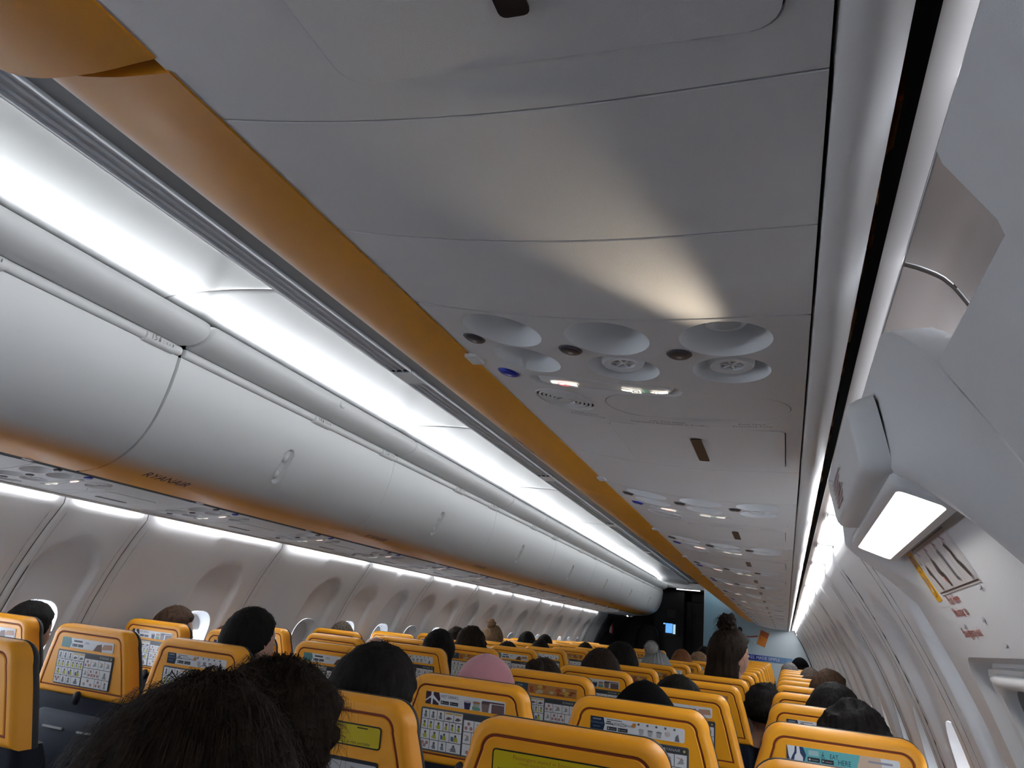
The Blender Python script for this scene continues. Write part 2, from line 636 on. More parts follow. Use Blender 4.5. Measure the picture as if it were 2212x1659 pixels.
for side in (-1, 1):
    rail_n += 1
    r = bpy.data.objects.new('trim_%d' % rail_n, None)
    C.objects.link(r)
    r.location = (side * 0.11, 0, 2.2)
    struct(r, 'clear plastic ceiling rail')
    me = None
    for y0 in [-1.5 + 1.95 * k for k in range(-2, 8)]:
        if me is None:
            mb = MB()
            for x0, x1, h in ((-0.046, -0.040, 0.009), (-0.012, -0.008, 0.005), (0.018, 0.022, 0.005), (0.040, 0.045, 0.009)):
                mb.box((x0 * side, 0.0, -h), (x1 * side, 1.942, 0.006))
            mb.box((-0.046, 0.0, 0.002), (0.046, 1.942, 0.008))
            me = mb.mesh('rail_strip')
        ob('rail_strip', me, CLEAR, r, loc=(0, y0, 0))
        mb = MB()
        mb.box((-0.044, 0, -0.004), (0.044, 0.006, 0.004))
        ob('joint_gap', mb, DARKGAP, r, loc=(0, y0 + 1.942, 0.001))
        mb = MB()
        mb.box((-0.043, 0, -0.008), (0.043, 0.13, 0.003))
        ob('joint_clip', mb, CLEAR, r, loc=(0, y0 + 0.002, 0.0))

# ------------------------------------------------------------------ sidewall lights, valances
def lens_prof(n=5):
    return smooth_curve([(1.4025, 1.6085), (1.415, 1.6062), (1.430, 1.6052), (1.4405, 1.6045)], n)
for side, seams in ((-1, LEFT_SEAMS), (1, [-5.6, -4.584, -3.568, -2.552, -1.536, -0.52, 0.38, 0.60, 1.30] + [q for q in sorted(RIGHT_SEAMS) if q > 1.31])):
    nm = 'left' if side < 0 else 'right'
    tr = MB()
    sweep_mb([(1.402, 1.66), (1.3850, 1.6125), (1.3870, 1.611), (1.401, 1.611), (1.4025, 1.613), (1.404, 1.66)], [Y_BACK, 12.2], side, mb=tr)
    struct(ob('trim_%d' % (3 if side < 0 else 4), tr, CREAM), 'cream valance strip along the sidewall lights')
    tr = MB()
    sweep_mb([(1.4035, 1.625), (1.405, 1.615), (1.42, 1.612), (1.438, 1.611), (1.444, 1.6065)], [Y_BACK, 12.2], side, mb=tr)
    struct(ob('trim_%d' % (5 if side < 0 else 6), tr, GREYP), 'grey light channel above the wall panels')
    idx = 0
    for a, b in zip(seams[:-1], seams[1:]):
        unlit = side > 0 and -0.55 < a and b <= 1.31
        if b > 12.1:
            b = 12.0
        mb = MB()
        p = lens_prof()
        g = 0.004 if unlit else 0.06
        if unlit:
            p = smooth_curve([(1.4025, 1.6095), (1.415, 1.604), (1.432, 1.592), (1.447, 1.567), (1.462, 1.535), (1.478, 1.49)], 16)
        sweep_mb([(x, z - 0.0005) for x, z in p], [a + g, b - g], side, mb=mb)
        sweep_mb([(x + 0.001, z + 0.003) for x, z in p], [a + g, b - g], side, mb=mb)
        o = ob('sidewall_light', mb, LENSOFF if unlit else GREYLIT)
        idx += 1
        if unlit:
            lab = 'unlit brownish light cover above the exit frames, number %s from the back' % ORD[idx - 1]
        else:
            lab = 'glowing white light strip on the %s sidewall, %s along from the back' % (nm, ORD[idx - 1])
        tag(o, lab, 'light', 'sidewall light strips')
# gold film glimpsed in the slot
mb = MB()
n = 60
for k in range(n):
    y0, y1 = -0.5 + 12 * k / n, -0.5 + 12 * (k + 1) / n
rings = []
for k in range(240):
    yy = -0.5 + 12.0 * k / 239
    rings.append([(1.374 + 0.012 * j / 3, yy, 1.665 + 0.012 * math.sin(yy * 37 + j * 2.1) + 0.008 * math.sin(yy * 91 + j)) for j in range(4)])
mb.loft(rings, closed=False)
tag(ob('insulation_film', mb, GOLD), 'crinkled gold insulation film inside the dark ceiling slot', 'insulation')

# ================================================================== overhead bins
DOOR = smooth_curve([(0.919, 1.630), (0.86, 1.638), (0.80, 1.655), (0.74, 1.690), (0.69, 1.735), (0.65, 1.80), (0.62, 1.89), (0.606, 1.97), (0.602, 2.033)], 48)
ROLL = smooth_curve([(0.603, 2.067), (0.548, 2.067), (0.503, 2.084), (0.482, 2.108), (0.482, 2.131), (0.50, 2.146), (0.55, 2.150), (0.61, 2.150)], 20)
STRIP = [(0.606, 2.0345), (0.594, 2.0345), (0.587, 2.039), (0.584, 2.048), (0.586, 2.057), (0.592, 2.0635), (0.606, 2.0655)]
_al = [0.0]
for a, b in zip(DOOR[:-1], DOOR[1:]):
    _al.append(_al[-1] + math.dist(a, b))
DOOR_LEN = _al[-1]
def door_pt(s, h=0.0, bulge=0.0):
    """Point of the door profile at arc length s, lifted h towards the aisle."""
    s = max(0.0, min(DOOR_LEN - 1e-6, s))
    i = 0
    while _al[i + 1] < s:
        i += 1
    t = (s - _al[i]) / (_al[i + 1] - _al[i])
    a, b = DOOR[i], DOOR[i + 1]
    x, z = a[0] + (b[0] - a[0]) * t, a[1] + (b[1] - a[1]) * t
    dx, dz = b[0] - a[0], b[1] - a[1]
    L = math.hypot(dx, dz)
    nx, nz = dz / L, -dx / L            # towards the aisle / down
    nx, nz = -abs(nx), -abs(nz)
    h += bulge * math.sin(PI * min(1, s / DOOR_LEN * 1.15))
    return x + nx * h, z + nz * h
def s_at_z(z):
    for i, (x, zz) in enumerate(DOOR):
        if zz >= z:
            return _al[i]
    return DOOR_LEN
YEL = (0.74, 0.305, 0.012)
WHT = (0.74, 0.745, 0.74)
def bin_col(v):
    z = v[2] + 1.63
    t = max(0.0, min(1.0, (z - 1.646) / 0.058))
    t = t * t * (3 - 2 * t)
    return tuple(YEL[i] * (1 - t) + WHT[i] * t for i in range(3))
BIN_L = 1.524
HY, HS0, HS1, HR = 0.70, s_at_z(1.742), s_at_z(1.885), 0.028
_bm = {}
def bin_meshes(side, bulge=0.0):
    key = (side, bulge)
    if key in _bm:
        return _bm[key]
    ox = 0.9
    def P(y, s, h=0.0):
        x, z = door_pt(s, h, bulge)
        return (side * (x - ox), y, z - 1.63)
    g = 0.0022
    ns, ny = 44, 10
    outl = [(g + (BIN_L - 2 * g) * k / ny, 0.0) for k in range(ny)] + [(BIN_L - g, DOOR_LEN * k / ns) for k in range(ns)] + \
           [(BIN_L - g - (BIN_L - 2 * g) * k / ny, DOOR_LEN) for k in range(ny)] + [(g, DOOR_LEN - DOOR_LEN * k / ns) for k in range(ns)]
    hole = [(HY + v, u) for u, v in stadium(HS0, HS1, 0.0, HR, 8)]
    grid = [(0.02 + (BIN_L - 0.04) * i / 36 + 0.0002 * math.sin(j * 3.1), DOOR_LEN * j / ns + 0.0001 * math.sin(i * 5.3)) for i in range(37) for j in range(1, ns)]
    v2, tris = cdt_plate(outl, [hole], grid)
    mb = MB()
    mb.add([P(y, s) for y, s in v2], tris, bin_col)
    ss = [DOOR_LEN * k / ns for k in range(ns + 1)]
    for ye, d in ((g, -1), (BIN_L - g, 1)):               # door edges rolled back
        mb.loft([[P(ye, s, 0.0) for s in ss], [P(ye + d * 0.0012, s, -0.003) for s in ss], [P(ye + d * 0.0014, s, -0.03) for s in ss]], closed=False, col=bin_col)
    mb.loft([[P(g, 0.0, 0.0), P(g, 0.0, -0.004), P(g - 0.0, 0.012, -0.03)], [P(BIN_L - g, 0.0, 0.0), P(BIN_L - g, 0.0, -0.004), P(BIN_L - g, 0.012, -0.03)]], closed=False, col=bin_col)
    door = mb.mesh('door', angle=50)
    mb = MB()
    n = len(hole)
    c = ((HS0 + HS1) / 2)
    def shrink(k):
        return [(HY + (y - HY) * k, c + (s - c) * (1 - (1 - k) * 0.35)) for y, s in hole]
    rim = [P(y, s, 0.0015) for y, s in [(HY + (y - HY) * 1.12, c + (s - c) * 1.03) for y, s in hole]]
    mb.loft([rim, [P(y, s, 0.002) for y, s in hole], [P(y, s, -0.004) for y, s in shrink(0.96)], [P(y, s, -0.016) for y, s in shrink(0.8)], [P(y, s, -0.018) for y, s in shrink(0.3)]], cap1=True)
    hand = mb.mesh('latch_handle')
    mb = MB()
    for sc in (HS0 + 0.035, HS1 - 0.045):
        rings = []
        for k in range(6):
            a = PI / 2 * k / 5
            rings.append([P(HY + 0.016 * math.cos(a) * math.cos(t), sc + 0.019 * math.cos(a) * math.sin(t), -0.017 + 0.015 * math.sin(a)) for t in [2 * PI * j / 14 for j in range(14)]])
        mb.loft(rings, cap1=True)
    dome = mb.mesh('latch_button')
    # header roll with rounded ends
    mb = MB()
    cx, cz = 0.56, 2.108
    rings = []
    for yy, k in ((0.003, 0.80), (0.005, 0.90), (0.012, 0.97), (0.03, 1.0), (BIN_L / 2, 1.0), (BIN_L - 0.03, 1.0), (BIN_L - 0.012, 0.97), (BIN_L - 0.005, 0.90), (BIN_L - 0.003, 0.80)):
        rings.append([(side * (cx + (x - cx) * k - ox), yy, cz + (z - cz) * k - 1.63) for x, z in ROLL])
    mb.loft(rings, closed=False, cap0=True, cap1=True)
    roll = mb.mesh('header_roll')
    mb = MB()
    rings = []
    cx, cz = 0.606, 2.05
    for yy, k in ((0.0025, 0.6), (0.004, 0.85), (0.012, 1.0), (BIN_L - 0.012, 1.0), (BIN_L - 0.004, 0.85), (BIN_L - 0.0025, 0.6)):
        rings.append([(side * (cx + (x - cx) * k - ox), yy, cz + (z - cz) * (0.7 + 0.3 * k) - 1.63) for x, z in STRIP])
    mb.loft(rings, closed=False, cap0=True, cap1=True)
    strip = mb.mesh('latch_strip')
    mb = MB()
    rings = []
    for yy, k in ((-0.064, 0.9), (-0.062, 1.28), (0.0625, 1.28), (0.064, 0.9)):
        rings.append([(side * (0.606 + (x - 0.606) * k - ox), yy, 2.047 + (z - 2.05) * 1.18 - 1.63) for x, z in STRIP])
    mb.loft(rings, closed=False, cap0=True, cap1=True)
    plate = mb.mesh('row_number_plate')
    mb = MB()
    rings = [[(side * (0.4838 - 0.011 * math.sin(a) - ox), 0.026 * math.cos(a) * math.cos(t), 0.017 * math.cos(a) * math.sin(t)) for t in [2 * PI * j / 16 for j in range(16)]] for k, a in ((0, 0.0), (1, 0.6), (1, 0.9))]
    mb.loft(rings, cap1=True)
    btn = mb.mesh('round_cover')
    # box body behind the door
    mb = MB()
    bp = [(0.93, 1.66), (1.38, 1.68), (1.38, 1.80), (1.1, 2.06), (0.62, 2.12), (0.625, 2.04)]
    mb.loft([[(side * (x - ox), yy, z - 1.63) for x, z in bp] for yy in (0.01, BIN_L - 0.01)], closed=True, cap0=True, cap1=True)
    body = mb.mesh('body')
    _bm[key] = (door, hand, dome, roll, strip, plate, btn, body)
    return _bm[key]
_letters = {}
def lettering(side):
    if side not in _letters:
        p = Print()
        p.text('RYANAIR', 0, 0, 0.048, (0.012, 0.012, 0.06), sx=1.05, shear=0.35)
        s0 = s_at_z(1.6555)
        def f(u, v, h):
            x, z = door_pt(s0 + v, h + 0.0004)
            return (side * (x - 0.9), (-side) * u, z - 1.63)
        _letters[side] = p.mesh('lettering', f)
    return _letters[side]
_plates = {}
def plate_text(side, num):
    k = (side, num)
    if k not in _plates:
        p = Print()
        g = (0.16, 0.16, 0.17)
        p.text(num, -0.036, 0.0, 0.026, g)
        p.disc(-0.0125, 0.007, 0.0028, g, 8)
        p.rect(-0.0165, -0.007, -0.0085, 0.003, g)
        p.text('C B A' if side < 0 else 'D E F', 0.017, -0.001, 0.014, (0.32, 0.32, 0.33))
        p.rect(0.041, -0.004, 0.045, 0.006, g)
        def f(u, v, h):
            return (side * (0.5765 - 0.9 - h + abs(v) * 0.15), (-side) * u, 2.047 + v - 1.63)
        _plates[k] = p.mesh('lettering', f)
    return _plates[k]
ROWS = ['17', '16', '15', '14', '12', '11', '10', '9', '8', '7', '6', '5', '4', '3', '2', '1', '0']
for side in (-1, 1):
    nm = 'left' if side < 0 else 'right'
    start = 0.256 - 1.524 if side < 0 else -1.234
    ri = 0
    for k in range(-2, 9 if side < 0 else 8):
        y0 = start + BIN_L * k
        bulge = 0.024 if (side > 0 and k == 0) else (0.004 if (side < 0 and k == 1) else 0.0)
        door, hand, dome, roll, strip, plate, btn, body = bin_meshes(side, bulge)
        if side < 0:
            rows = [('17', '16'), ('16', '15'), ('14', '12'), ('11', '10'), ('9', '8'), ('7', '6'), ('5', '4'), ('3', '2'), ('1', '1')][max(k, 0)] if k >= 0 else ('19', '18')
            lab = 'white bin door with orange band, %s along the left side from the back' % ORD[k + 2]
            if k == 1:
                lab = 'left overhead bin ending at the row 15 plate, dark seam beside it'
            if k == 2:
                lab = 'left overhead bin with rows 14 and 12 plates and round roll cover'
        else:
            rows = [('17', '16'), ('15', '14'), ('12', '11'), ('10', '9'), ('8', '7'), ('6', '5'), ('4', '3'), ('2', '1')][max(k, 0)] if k >= 0 else ('19', '18')
            lab = 'orange-edged overhead bin above the right seats, %s along from the back' % ORD[k + 2]
            if k == 0:
                lab = 'orange bin overhead at upper left, bulging past a black wedge gap'
        shift = -0.009 if (side > 0 and k == 0) or (side < 0 and k <= 1) else 0.0
        r = empty('overhead_bin', (side * 0.9, y0 + shift, 1.63), lab, 'overhead bin', 'overhead bins on the %s side' % nm)
        d = ob('door', door, BIN, r)
        h = ob('latch_handle', hand, WHITE, d)
        ob('latch_button', dome, WHITE, d)
        ob('lettering', lettering(side), PRINT, d, loc=(0, 0.25 if side < 0 else BIN_L - 0.36, 0))
        ob('header_roll', roll, WHITE, r)
        ob('latch_strip', strip, WHITE, r)
        ob('body', body, DARKGAP, r)
        for num, yy in ((rows[0], 0.83), (rows[1], BIN_L - 0.10)):
            p = ob('row_number_plate', plate, WHITE, r, loc=(0, yy, 0))
            ob('lettering', plate_text(side, num), PRINT, p)
        if k % 2 == 0:
            ob('round_cover', btn, WHITE, r, loc=(0, 0.80, 2.118 - 1.63))
# left end panel where the bins stop, tapering towards the front
mb = MB()
endp = [(0.93, 1.625), (1.36, 1.60), (1.40, 1.80), (1.1, 2.1), (0.62, 2.14)] + [DOOR[i] for i in range(len(DOOR) - 1, -1, -4)]
rings = []
for yy, k in ((12.455, 1.0), (12.75, 0.995), (12.76, 0.98)):
    rings.append([(-(0.95 + (x - 0.95) * k), yy, 1.83 + (z - 1.83) * k) for x, z in endp])
mb.loft(rings, cap0=True, cap1=True, col=WHT)
tag(ob('bin_end_panel', mb, BIN), 'white closing panel where the left bins end near the galley', 'panel')
# lights on top of the bins: a strip facing the aisle under a white lip
for side in (-1, 1):
    nm = 'left' if side < 0 else 'right'
    r = empty('cove_light', (side * 0.61, 0.0, 2.17), 'white light strip lying along the top of the %s bins' % nm, 'light')
    mb = MB()
    for k in range(-3, 9):
        y0 = -1.2 + 1.52 * k
        mb.add([(side * (0.606 - 0.61), y0 + 0.02, 2.186 - 2.17), (side * (0.606 - 0.61), y0 + 1.50, 2.186 - 2.17), (side * (0.606 - 0.61), y0 + 1.50, 2.161 - 2.17), (side * (0.606 - 0.61), y0 + 0.02, 2.161 - 2.17)], [(0, 1, 2, 3)])
    ob('strip', mb, COVEM, r)
    mb = MB()
    sweep_mb([(0.605 - 0.61, 2.160 - 2.17), (0.605 - 0.61, 2.152 - 2.17), (0.625 - 0.61, 2.151 - 2.17), (0.626 - 0.61, 2.186 - 2.17), (0.607 - 0.61, 2.187 - 2.17)], [Y_BACK, 12.4], side, mb=mb)
    ob('housing', mb, WHITE, r)

# ================================================================== service panels under the bins
def zf(x):
    return 0.038 * ((1.25 - x) / 0.337) ** 2 if x < 1.25 else 0.0
PZ = 1.595
LX = (1.007, 1.130, 1.254)
_ps = {}
def psu_parts(side):
    if side in _ps:
        return _ps[side]
    ox = 1.14
    def P(x, y, h=0.0):
        return (side * (x - ox), y, zf(x) + h)
    x0, x1, L = (0.945 if side < 0 else 0.916), 1.3335, 0.666
    nx = 18
    outl = [(x0 + (x1 - x0) * k / nx, 0.0018) for k in range(nx)] + [(x1, 0.0018 + (L - 0.0018) * k / 12) for k in range(12)] + \
           [(x1 - (x1 - x0) * k / nx, L) for k in range(nx)] + [(x0, L - (L - 0.0018) * k / 12) for k in range(12)]
    lights = [circle(lx, 0.054, 0.0465, 32) for lx in LX]
    airs = [circle(lx, 0.147, 0.043, 32) for lx in LX]
    sign = stadium(0.985, 1.19, 0.226, 0.019, 8)
    cover = stadium(1.075, 1.319, 0.297, 0.050, 12)
    hatch = rrect(1.055, 0.397, 1.312, 0.632, 0.016)
    spk = circle(1.012, 0.308, 0.045, 28)
    grid = [(x0 + (x1 - x0) * i / 26, 0.02 + (L - 0.04) * j / 40) for i in range(1, 26) for j in range(41)]
    v2, tris = cdt_plate(outl, lights + airs + [sign, cover, hatch, spk], grid)
    R = {}
    mb = MB()
    mb.add([P(x, y) for x, y in v2], tris)
    n = len(outl)                                              # turned-up edge
    mb.loft([[P(x, y) for x, y in outl], [P(x, y, 0.012) for x, y in outl]])
    for hl in (cover, hatch, spk):
        mb.loft([[P(x, y) for x, y in hl], [P(x, y, 0.004) for x, y in hl]])
    R['body'] = mb.mesh('body', angle=45)
    def bowl(c, depth, mesh_name, tilt=0.0):
        cx = sum(p[0] for p in c) / len(c)
        cyy = sum(p[1] for p in c) / len(c)
        mb = MB()
        rings = []
        for k, d in ((1.0, 0.0), (0.985, 0.10), (0.95, 0.32), (0.88, 0.55), (0.75, 0.78), (0.55, 0.93), (0.3, 0.99)):
            rings.append([P(cx + (x - cx) * k, cyy + (y - cyy) * k, depth * d) for x, y in c])
        mb.loft(rings, cap1=True)
        return mb
    mb = bowl(lights[0], 0.030, '')
    R['lightbowls'] = [bowl(c, 0.042, '').mesh('reading_light') for c in lights]
    R['airbowls'] = [bowl(c, 0.034, '').mesh('air_outlet') for c in airs]
    R['lamps'] = []
    R['nozzles'] = []
    for lx in LX:
        mb = MB()                                               # lamp eyeball
        z0 = zf(lx)
        rings = []
        for rr, h in ((0.022, 0.028), (0.022, 0.016), (0.0195, 0.013), (0.0165, 0.014), (0.015, 0.022)):
            rings.append([(side * (lx + rr * math.cos(t) - ox), 0.046 + rr * 0.9 * math.sin(t), z0 + h) for t in [2 * PI * j / 20 for j in range(20)]])
        mb.loft(rings, cap1=True)
        R['lamps'].append(mb.mesh('lamp_socket'))
        mb = MB()                                               # air nozzle ring with vanes
        dy = 0.145
        rings = []
        for rr, h in ((0.026, 0.022), (0.0255, 0.007), (0.0235, 0.004), (0.0145, 0.005), (0.0135, 0.008), (0.0135, 0.018)):
            rings.append([(side * (lx + rr * math.cos(t) - ox), dy + rr * math.sin(t), z0 + h) for t in [2 * PI * j / 24 for j in range(24)]])
        mb.loft(rings, cap1=True)
        for a in (0.3, 0.3 + PI / 3 * 1, 0.3 + PI / 3 * 2):
            c, s_ = math.cos(a), math.sin(a)
            w = 0.0016
            mb.add([(side * (lx + c * t * 0.0135 - s_ * q * w - ox), dy + s_ * t * 0.0135 + c * q * w, z0 + h) for t in (-1, 1) for q in (-1, 1) for h in (0.0065, 0.014)],
                   [(0, 1, 3, 2), (4, 5, 7, 6), (0, 1, 5, 4), (2, 3, 7, 6), (0, 2, 6, 4)])
        R['nozzles'].append(mb.mesh('air_nozzle'))
    def disc(cx, cyy, r, name, h=0.003):
        mb = MB()
        rings = []
        for k, hh in ((1.25, 0.0006), (1.18, -0.0012), (1.02, -0.0012), (1.0, -h), (0.9, -h - 0.0006)):
            rings.append([P(cx, cyy, 0.0) if False else (side * (cx + r * k * math.cos(t) - ox), cyy + r * k * math.sin(t), zf(cx + r * k * math.cos(t)) + hh) for t in [2 * PI * j / 20 for j in range(20)]])
        mb.loft(rings, cap1=True)
        return mb.mesh(name)
    R['buttons'] = [disc(lx - 0.051, 0.092, 0.0115, 'light_button') for lx in LX]
    R['call'] = disc(0.957, 0.214, 0.0125, 'call_button')
    def icon(fn, name):
        p = Print()
        fn(p)
        return p
    def lampicon(cx, cyy):
        p = Print()
        c = (0.55, 0.54, 0.52)
        p.disc(cx, cyy + 0.002, 0.003, c, 10)
        for a in (-50, -25, 0, 25, 50):
            ar = math.radians(a - 90)
            p.line((cx + 0.0042 * math.cos(ar), cyy + 0.002 + 0.0042 * math.sin(ar)), (cx + 0.0065 * math.cos(ar), cyy + 0.002 + 0.0065 * math.sin(ar)), 0.0006, c)
        return p.mesh('symbol', lambda u, v, h: (side * (u - ox), v, zf(u) - 0.0036 - h))
    R['symbols'] = [lampicon(lx - 0.051, 0.092) for lx in LX]
    p = Print()
    p.disc(0.957, 0.217, 0.003, (0.6, 0.65, 0.8), 10)
    p.rect(0.952, 0.212, 0.962, 0.2155, (0.6, 0.65, 0.8))
    R['callsym'] = p.mesh('symbol', lambda u, v, h: (side * (u - ox), v, zf(u) - 0.0038 - h))
    # sign: recess with a lens
    mb = MB()
    def sh(k, kk):
        cx, cyy = 1.0875, 0.226
        return [(cx + (x - cx) * k, cyy + (y - cyy) * kk) for x, y in sign]
    mb.loft([[P(x, y) for x, y in sign], [P(x, y, 0.004) for x, y in sh(0.95, 0.93)], [P(x, y, 0.006) for x, y in sh(0.90, 0.85)]])
    mb.loft([[P(x, y, 0.006) for x, y in sh(0.90, 0.85)], [P(x, y, 0.001) for x, y in sh(0.86, 0.8)], [P(x, y, 0.0) for x, y in sh(0.8, 0.7)]], cap1=True)
    R['sign'] = mb.mesh('sign_lens')
    def onsign(u, v, h):
        return (side * (u - ox), v, zf(u) - 0.0006 - h)
    p = Print()                                                # cigarette
    p.poly([(1.015, 0.231), (1.052, 0.231), (1.052, 0.222), (1.015, 0.222)], None)
    p.poly([(1.046, 0.2335), (1.052, 0.2345), (1.052, 0.2352), (1.046, 0.2343)], None)
    p2 = Print()
    ring = circle(1.0335, 0.2265, 0.0085, 18)
    ri2 = circle(1.0335, 0.2265, 0.0066, 18)
    for k in range(18):
        p2.poly([ring[k], ring[(k + 1) % 18], ri2[(k + 1) % 18], ri2[k]], None)
    p2.line((1.028, 0.2315), (1.039, 0.2215), 0.0022, None)
    p3 = Print()                                               # seat belt
    p3.poly([(1.112, 0.222), (1.120, 0.225), (1.124, 0.225), (1.124, 0.232), (1.119, 0.232), (1.112, 0.229)], None)
    for a, b in (((1.124, 0.2215), (1.137, 0.2235)), ((1.124, 0.2335), (1.137, 0.2355)), ((1.124, 0.2235), (1.126, 0.2335)), ((1.135, 0.2235), (1.137, 0.2335))):
        p3.rect(a[0], a[1], b[0], b[1], None)
    p3.rect(1.128, 0.2265, 1.133, 0.2305, None)
    p3.poly([(1.148, 0.2285), (1.154, 0.2245), (1.154, 0.2325)], None)
    p3.rect(1.155, 0.224, 1.158, 0.233, None)
    p3.poly([(1.159, 0.225), (1.164, 0.225), (1.172, 0.222), (1.172, 0.229), (1.164, 0.232), (1.159, 0.232)], None)
    p4 = Print()
    p4.line((1.139, 0.2285), (1.147, 0.2285), 0.0012, None)
    p4.line((1.139, 0.2285), (1.142, 0.231), 0.0012, None)
    p4.line((1.139, 0.2285), (1.142, 0.226), 0.0012, None)
    R['icons'] = [(q.mesh('sign_symbol', lambda u, v, h, e=e: onsign(u, v, h + e)), m) for q, m, e in ((p, SIGNW, 0), (p2, SIGNR, 0.0002), (p3, SIGNW, 0), (p4, SIGNG, 0))]
    # loudspeaker grille: rings with gaps over a dark cup
    mb = MB()
    cxs, cys = 1.012, 0.308
    for r0 in (0.0438, 0.0375, 0.0315, 0.0255, 0.0195, 0.0135):
        rr = []
        for k, h in ((0.0018, 0.001), (0.0015, -0.0016), (-0.0010, -0.0016), (-0.0015, 0.001)):
            rr.append([(side * (cxs + (r0 + k) * math.cos(t) - ox), cys + (r0 + k) * math.sin(t), zf(cxs + (r0 + k) * math.cos(t)) + h) for t in [2 * PI * j / 36 for j in range(36)]])
        mb.loft(rr)
    for a in range(6):
        c, s_ = math.cos(a * PI / 3), math.sin(a * PI / 3)
        w = 0.0011
        mb.add([(side * (cxs + c * t - s_ * q * w - ox), cys + s_ * t + c * q * w, zf(cxs + c * t) + 0.0005) for t in (0.008, 0.044) for q in (-1, 1)], [(0, 1, 3, 2)])
    mb.add([(side * (cxs + 0.010 * math.cos(t) - ox), cys + 0.010 * math.sin(t), zf(cxs) - 0.001) for t in [2 * PI * j / 16 for j in range(16)]], [tuple(range(16))])
    R['grille'] = mb.mesh('speaker_grille')
    mb = MB()
    mb.add([(side * (cxs + 0.045 * math.cos(t) - ox), cys + 0.045 * math.sin(t), zf(cxs + 0.045 * math.cos(t)) + 0.0045) for t in [2 * PI * j / 28 for j in range(28)]], [tuple(range(28))])
    R['cup'] = mb.mesh('speaker_cup')
    def inset(c, d):
        cx = sum(p[0] for p in c) / len(c)
        cyy = sum(p[1] for p in c) / len(c)
        hx = max(p[0] for p in c) - cx
        hy = max(p[1] for p in c) - cyy
        return [(cx + (x - cx) * (1 - d / hx), cyy + (y - cyy) * (1 - d / hy)) for x, y in c]
    def cover_mesh(c, name, h):
        ci = inset(c, 0.0014)
        g = [(min(p[0] for p in ci) + (max(p[0] for p in ci) - min(p[0] for p in ci)) * i / 14, sum(p[1] for p in ci) / len(ci) + 0.0002 * j) for i in range(1, 14) for j in (-1, 1)]
        v2, tr = cdt_plate(ci, [], g)
        mb = MB()
        mb.add([P(x, y, h) for x, y in v2], tr)
        mb.loft([[P(x, y, h) for x, y in ci], [P(x, y, h + 0.008) for x, y in ci]])
        return mb.mesh(name)
    R['cover'] = cover_mesh(cover, 'oval_cover', 0.0004)
    R['hatch'] = cover_mesh(hatch, 'vest_door', -0.0012)
    mb = MB()
    lo = rrect(1.1735, 0.452, 1.1905, 0.594, 0.004, 3)
    mb.loft([[P(x, y, -0.0010) for x, y in lo], [P(x, y, -0.0022) for x, y in lo]], cap1=True)
    R['latch'] = mb.mesh('latch')
    p = Print()
    k_ = (0.02, 0.02, 0.02)
    p.text('Push Here', 1.268, 0.375, 0.0085, k_)
    p.text('Przyciśnij Tutaj', 1.268, 0.3645, 0.0085, k_)
    p.text('Life Vest Inside', 1.152, 0.375, 0.0085, k_)
    p.text('Kamizelka Ratunkowa w środku', 1.152, 0.3645, 0.0085, k_)
    p.text('Push Here', 1.030, 0.375, 0.0085, k_)
    p.text('Przyciśnij Tutaj', 1.030, 0.3645, 0.0085, k_)
    def ft(u, v, h):
        # writing is read looking up, from the seat behind
        v2_ = 0.3697 - (v - 0.3697)
        return (side * (u - ox), v2_, zf(u) - 0.0003 - h)
    R['text'] = p.mesh('lettering', ft)
    _ps[side] = R
    return R
UNITS = [-0.324, 0.661] + [1.641 + 0.762 * k for k in range(13)]
for side in (-1, 1):
    R = psu_parts(side)
    nm = 'left' if side < 0 else 'right'
    for k, y0 in enumerate(UNITS):
        if k == 0:
            lab = 'white service panel overhead at the picture top, %s side, dark latch cut off' % nm
        elif k == 1 and side > 0:
            lab = 'nearest complete service panel with six round recesses and a lit reading lamp'
        else:
            lab = 'passenger service panel under the %s bins, %s along from the camera' % (nm, ORD[k - 1])
        r = empty('service_panel', (side * 1.14, y0, PZ), lab, 'service panel', 'service panels under the %s bins' % nm)
        ob('body', R['body'], PSUW, r)
        for i in range(3):
            a = ob('reading_light', R['lightbowls'][i], BOWL, r)
            if i == 2 or k > 2:
                ob('lamp_socket', R['lamps'][i], WHITE, a)
            a = ob('air_outlet', R['airbowls'][i], BOWL, r)
            if i > 0 or k > 2:
                ob('air_nozzle', R['nozzles'][i], WHITE, a)
            if k < 6:
                b = ob('light_button', R['buttons'][i], BTNG, r)
                if k < 3:
                    ob('symbol', R['symbols'][i], PRINT, b)
        b = ob('call_button', R['call'], BTNB, r)
        if k < 3:
            ob('symbol', R['callsym'], PRINT, b)
        s = ob('sign_lens', R['sign'], PSUW, r)
        for me, m in R['icons']:
            ob('sign_symbol', me, m, s)
        g = ob('speaker_grille', R['grille'], PSUW, r)
        ob('speaker_cup', R['cup'], DARKGAP, g)
        ob('oval_cover', R['cover'], PSUW, r)
        h = ob('vest_door', R['hatch'], PSUW, r)
        ob('latch', R['latch'], LATCH, h)
        ob('lettering', R['text'], PRINT, r)
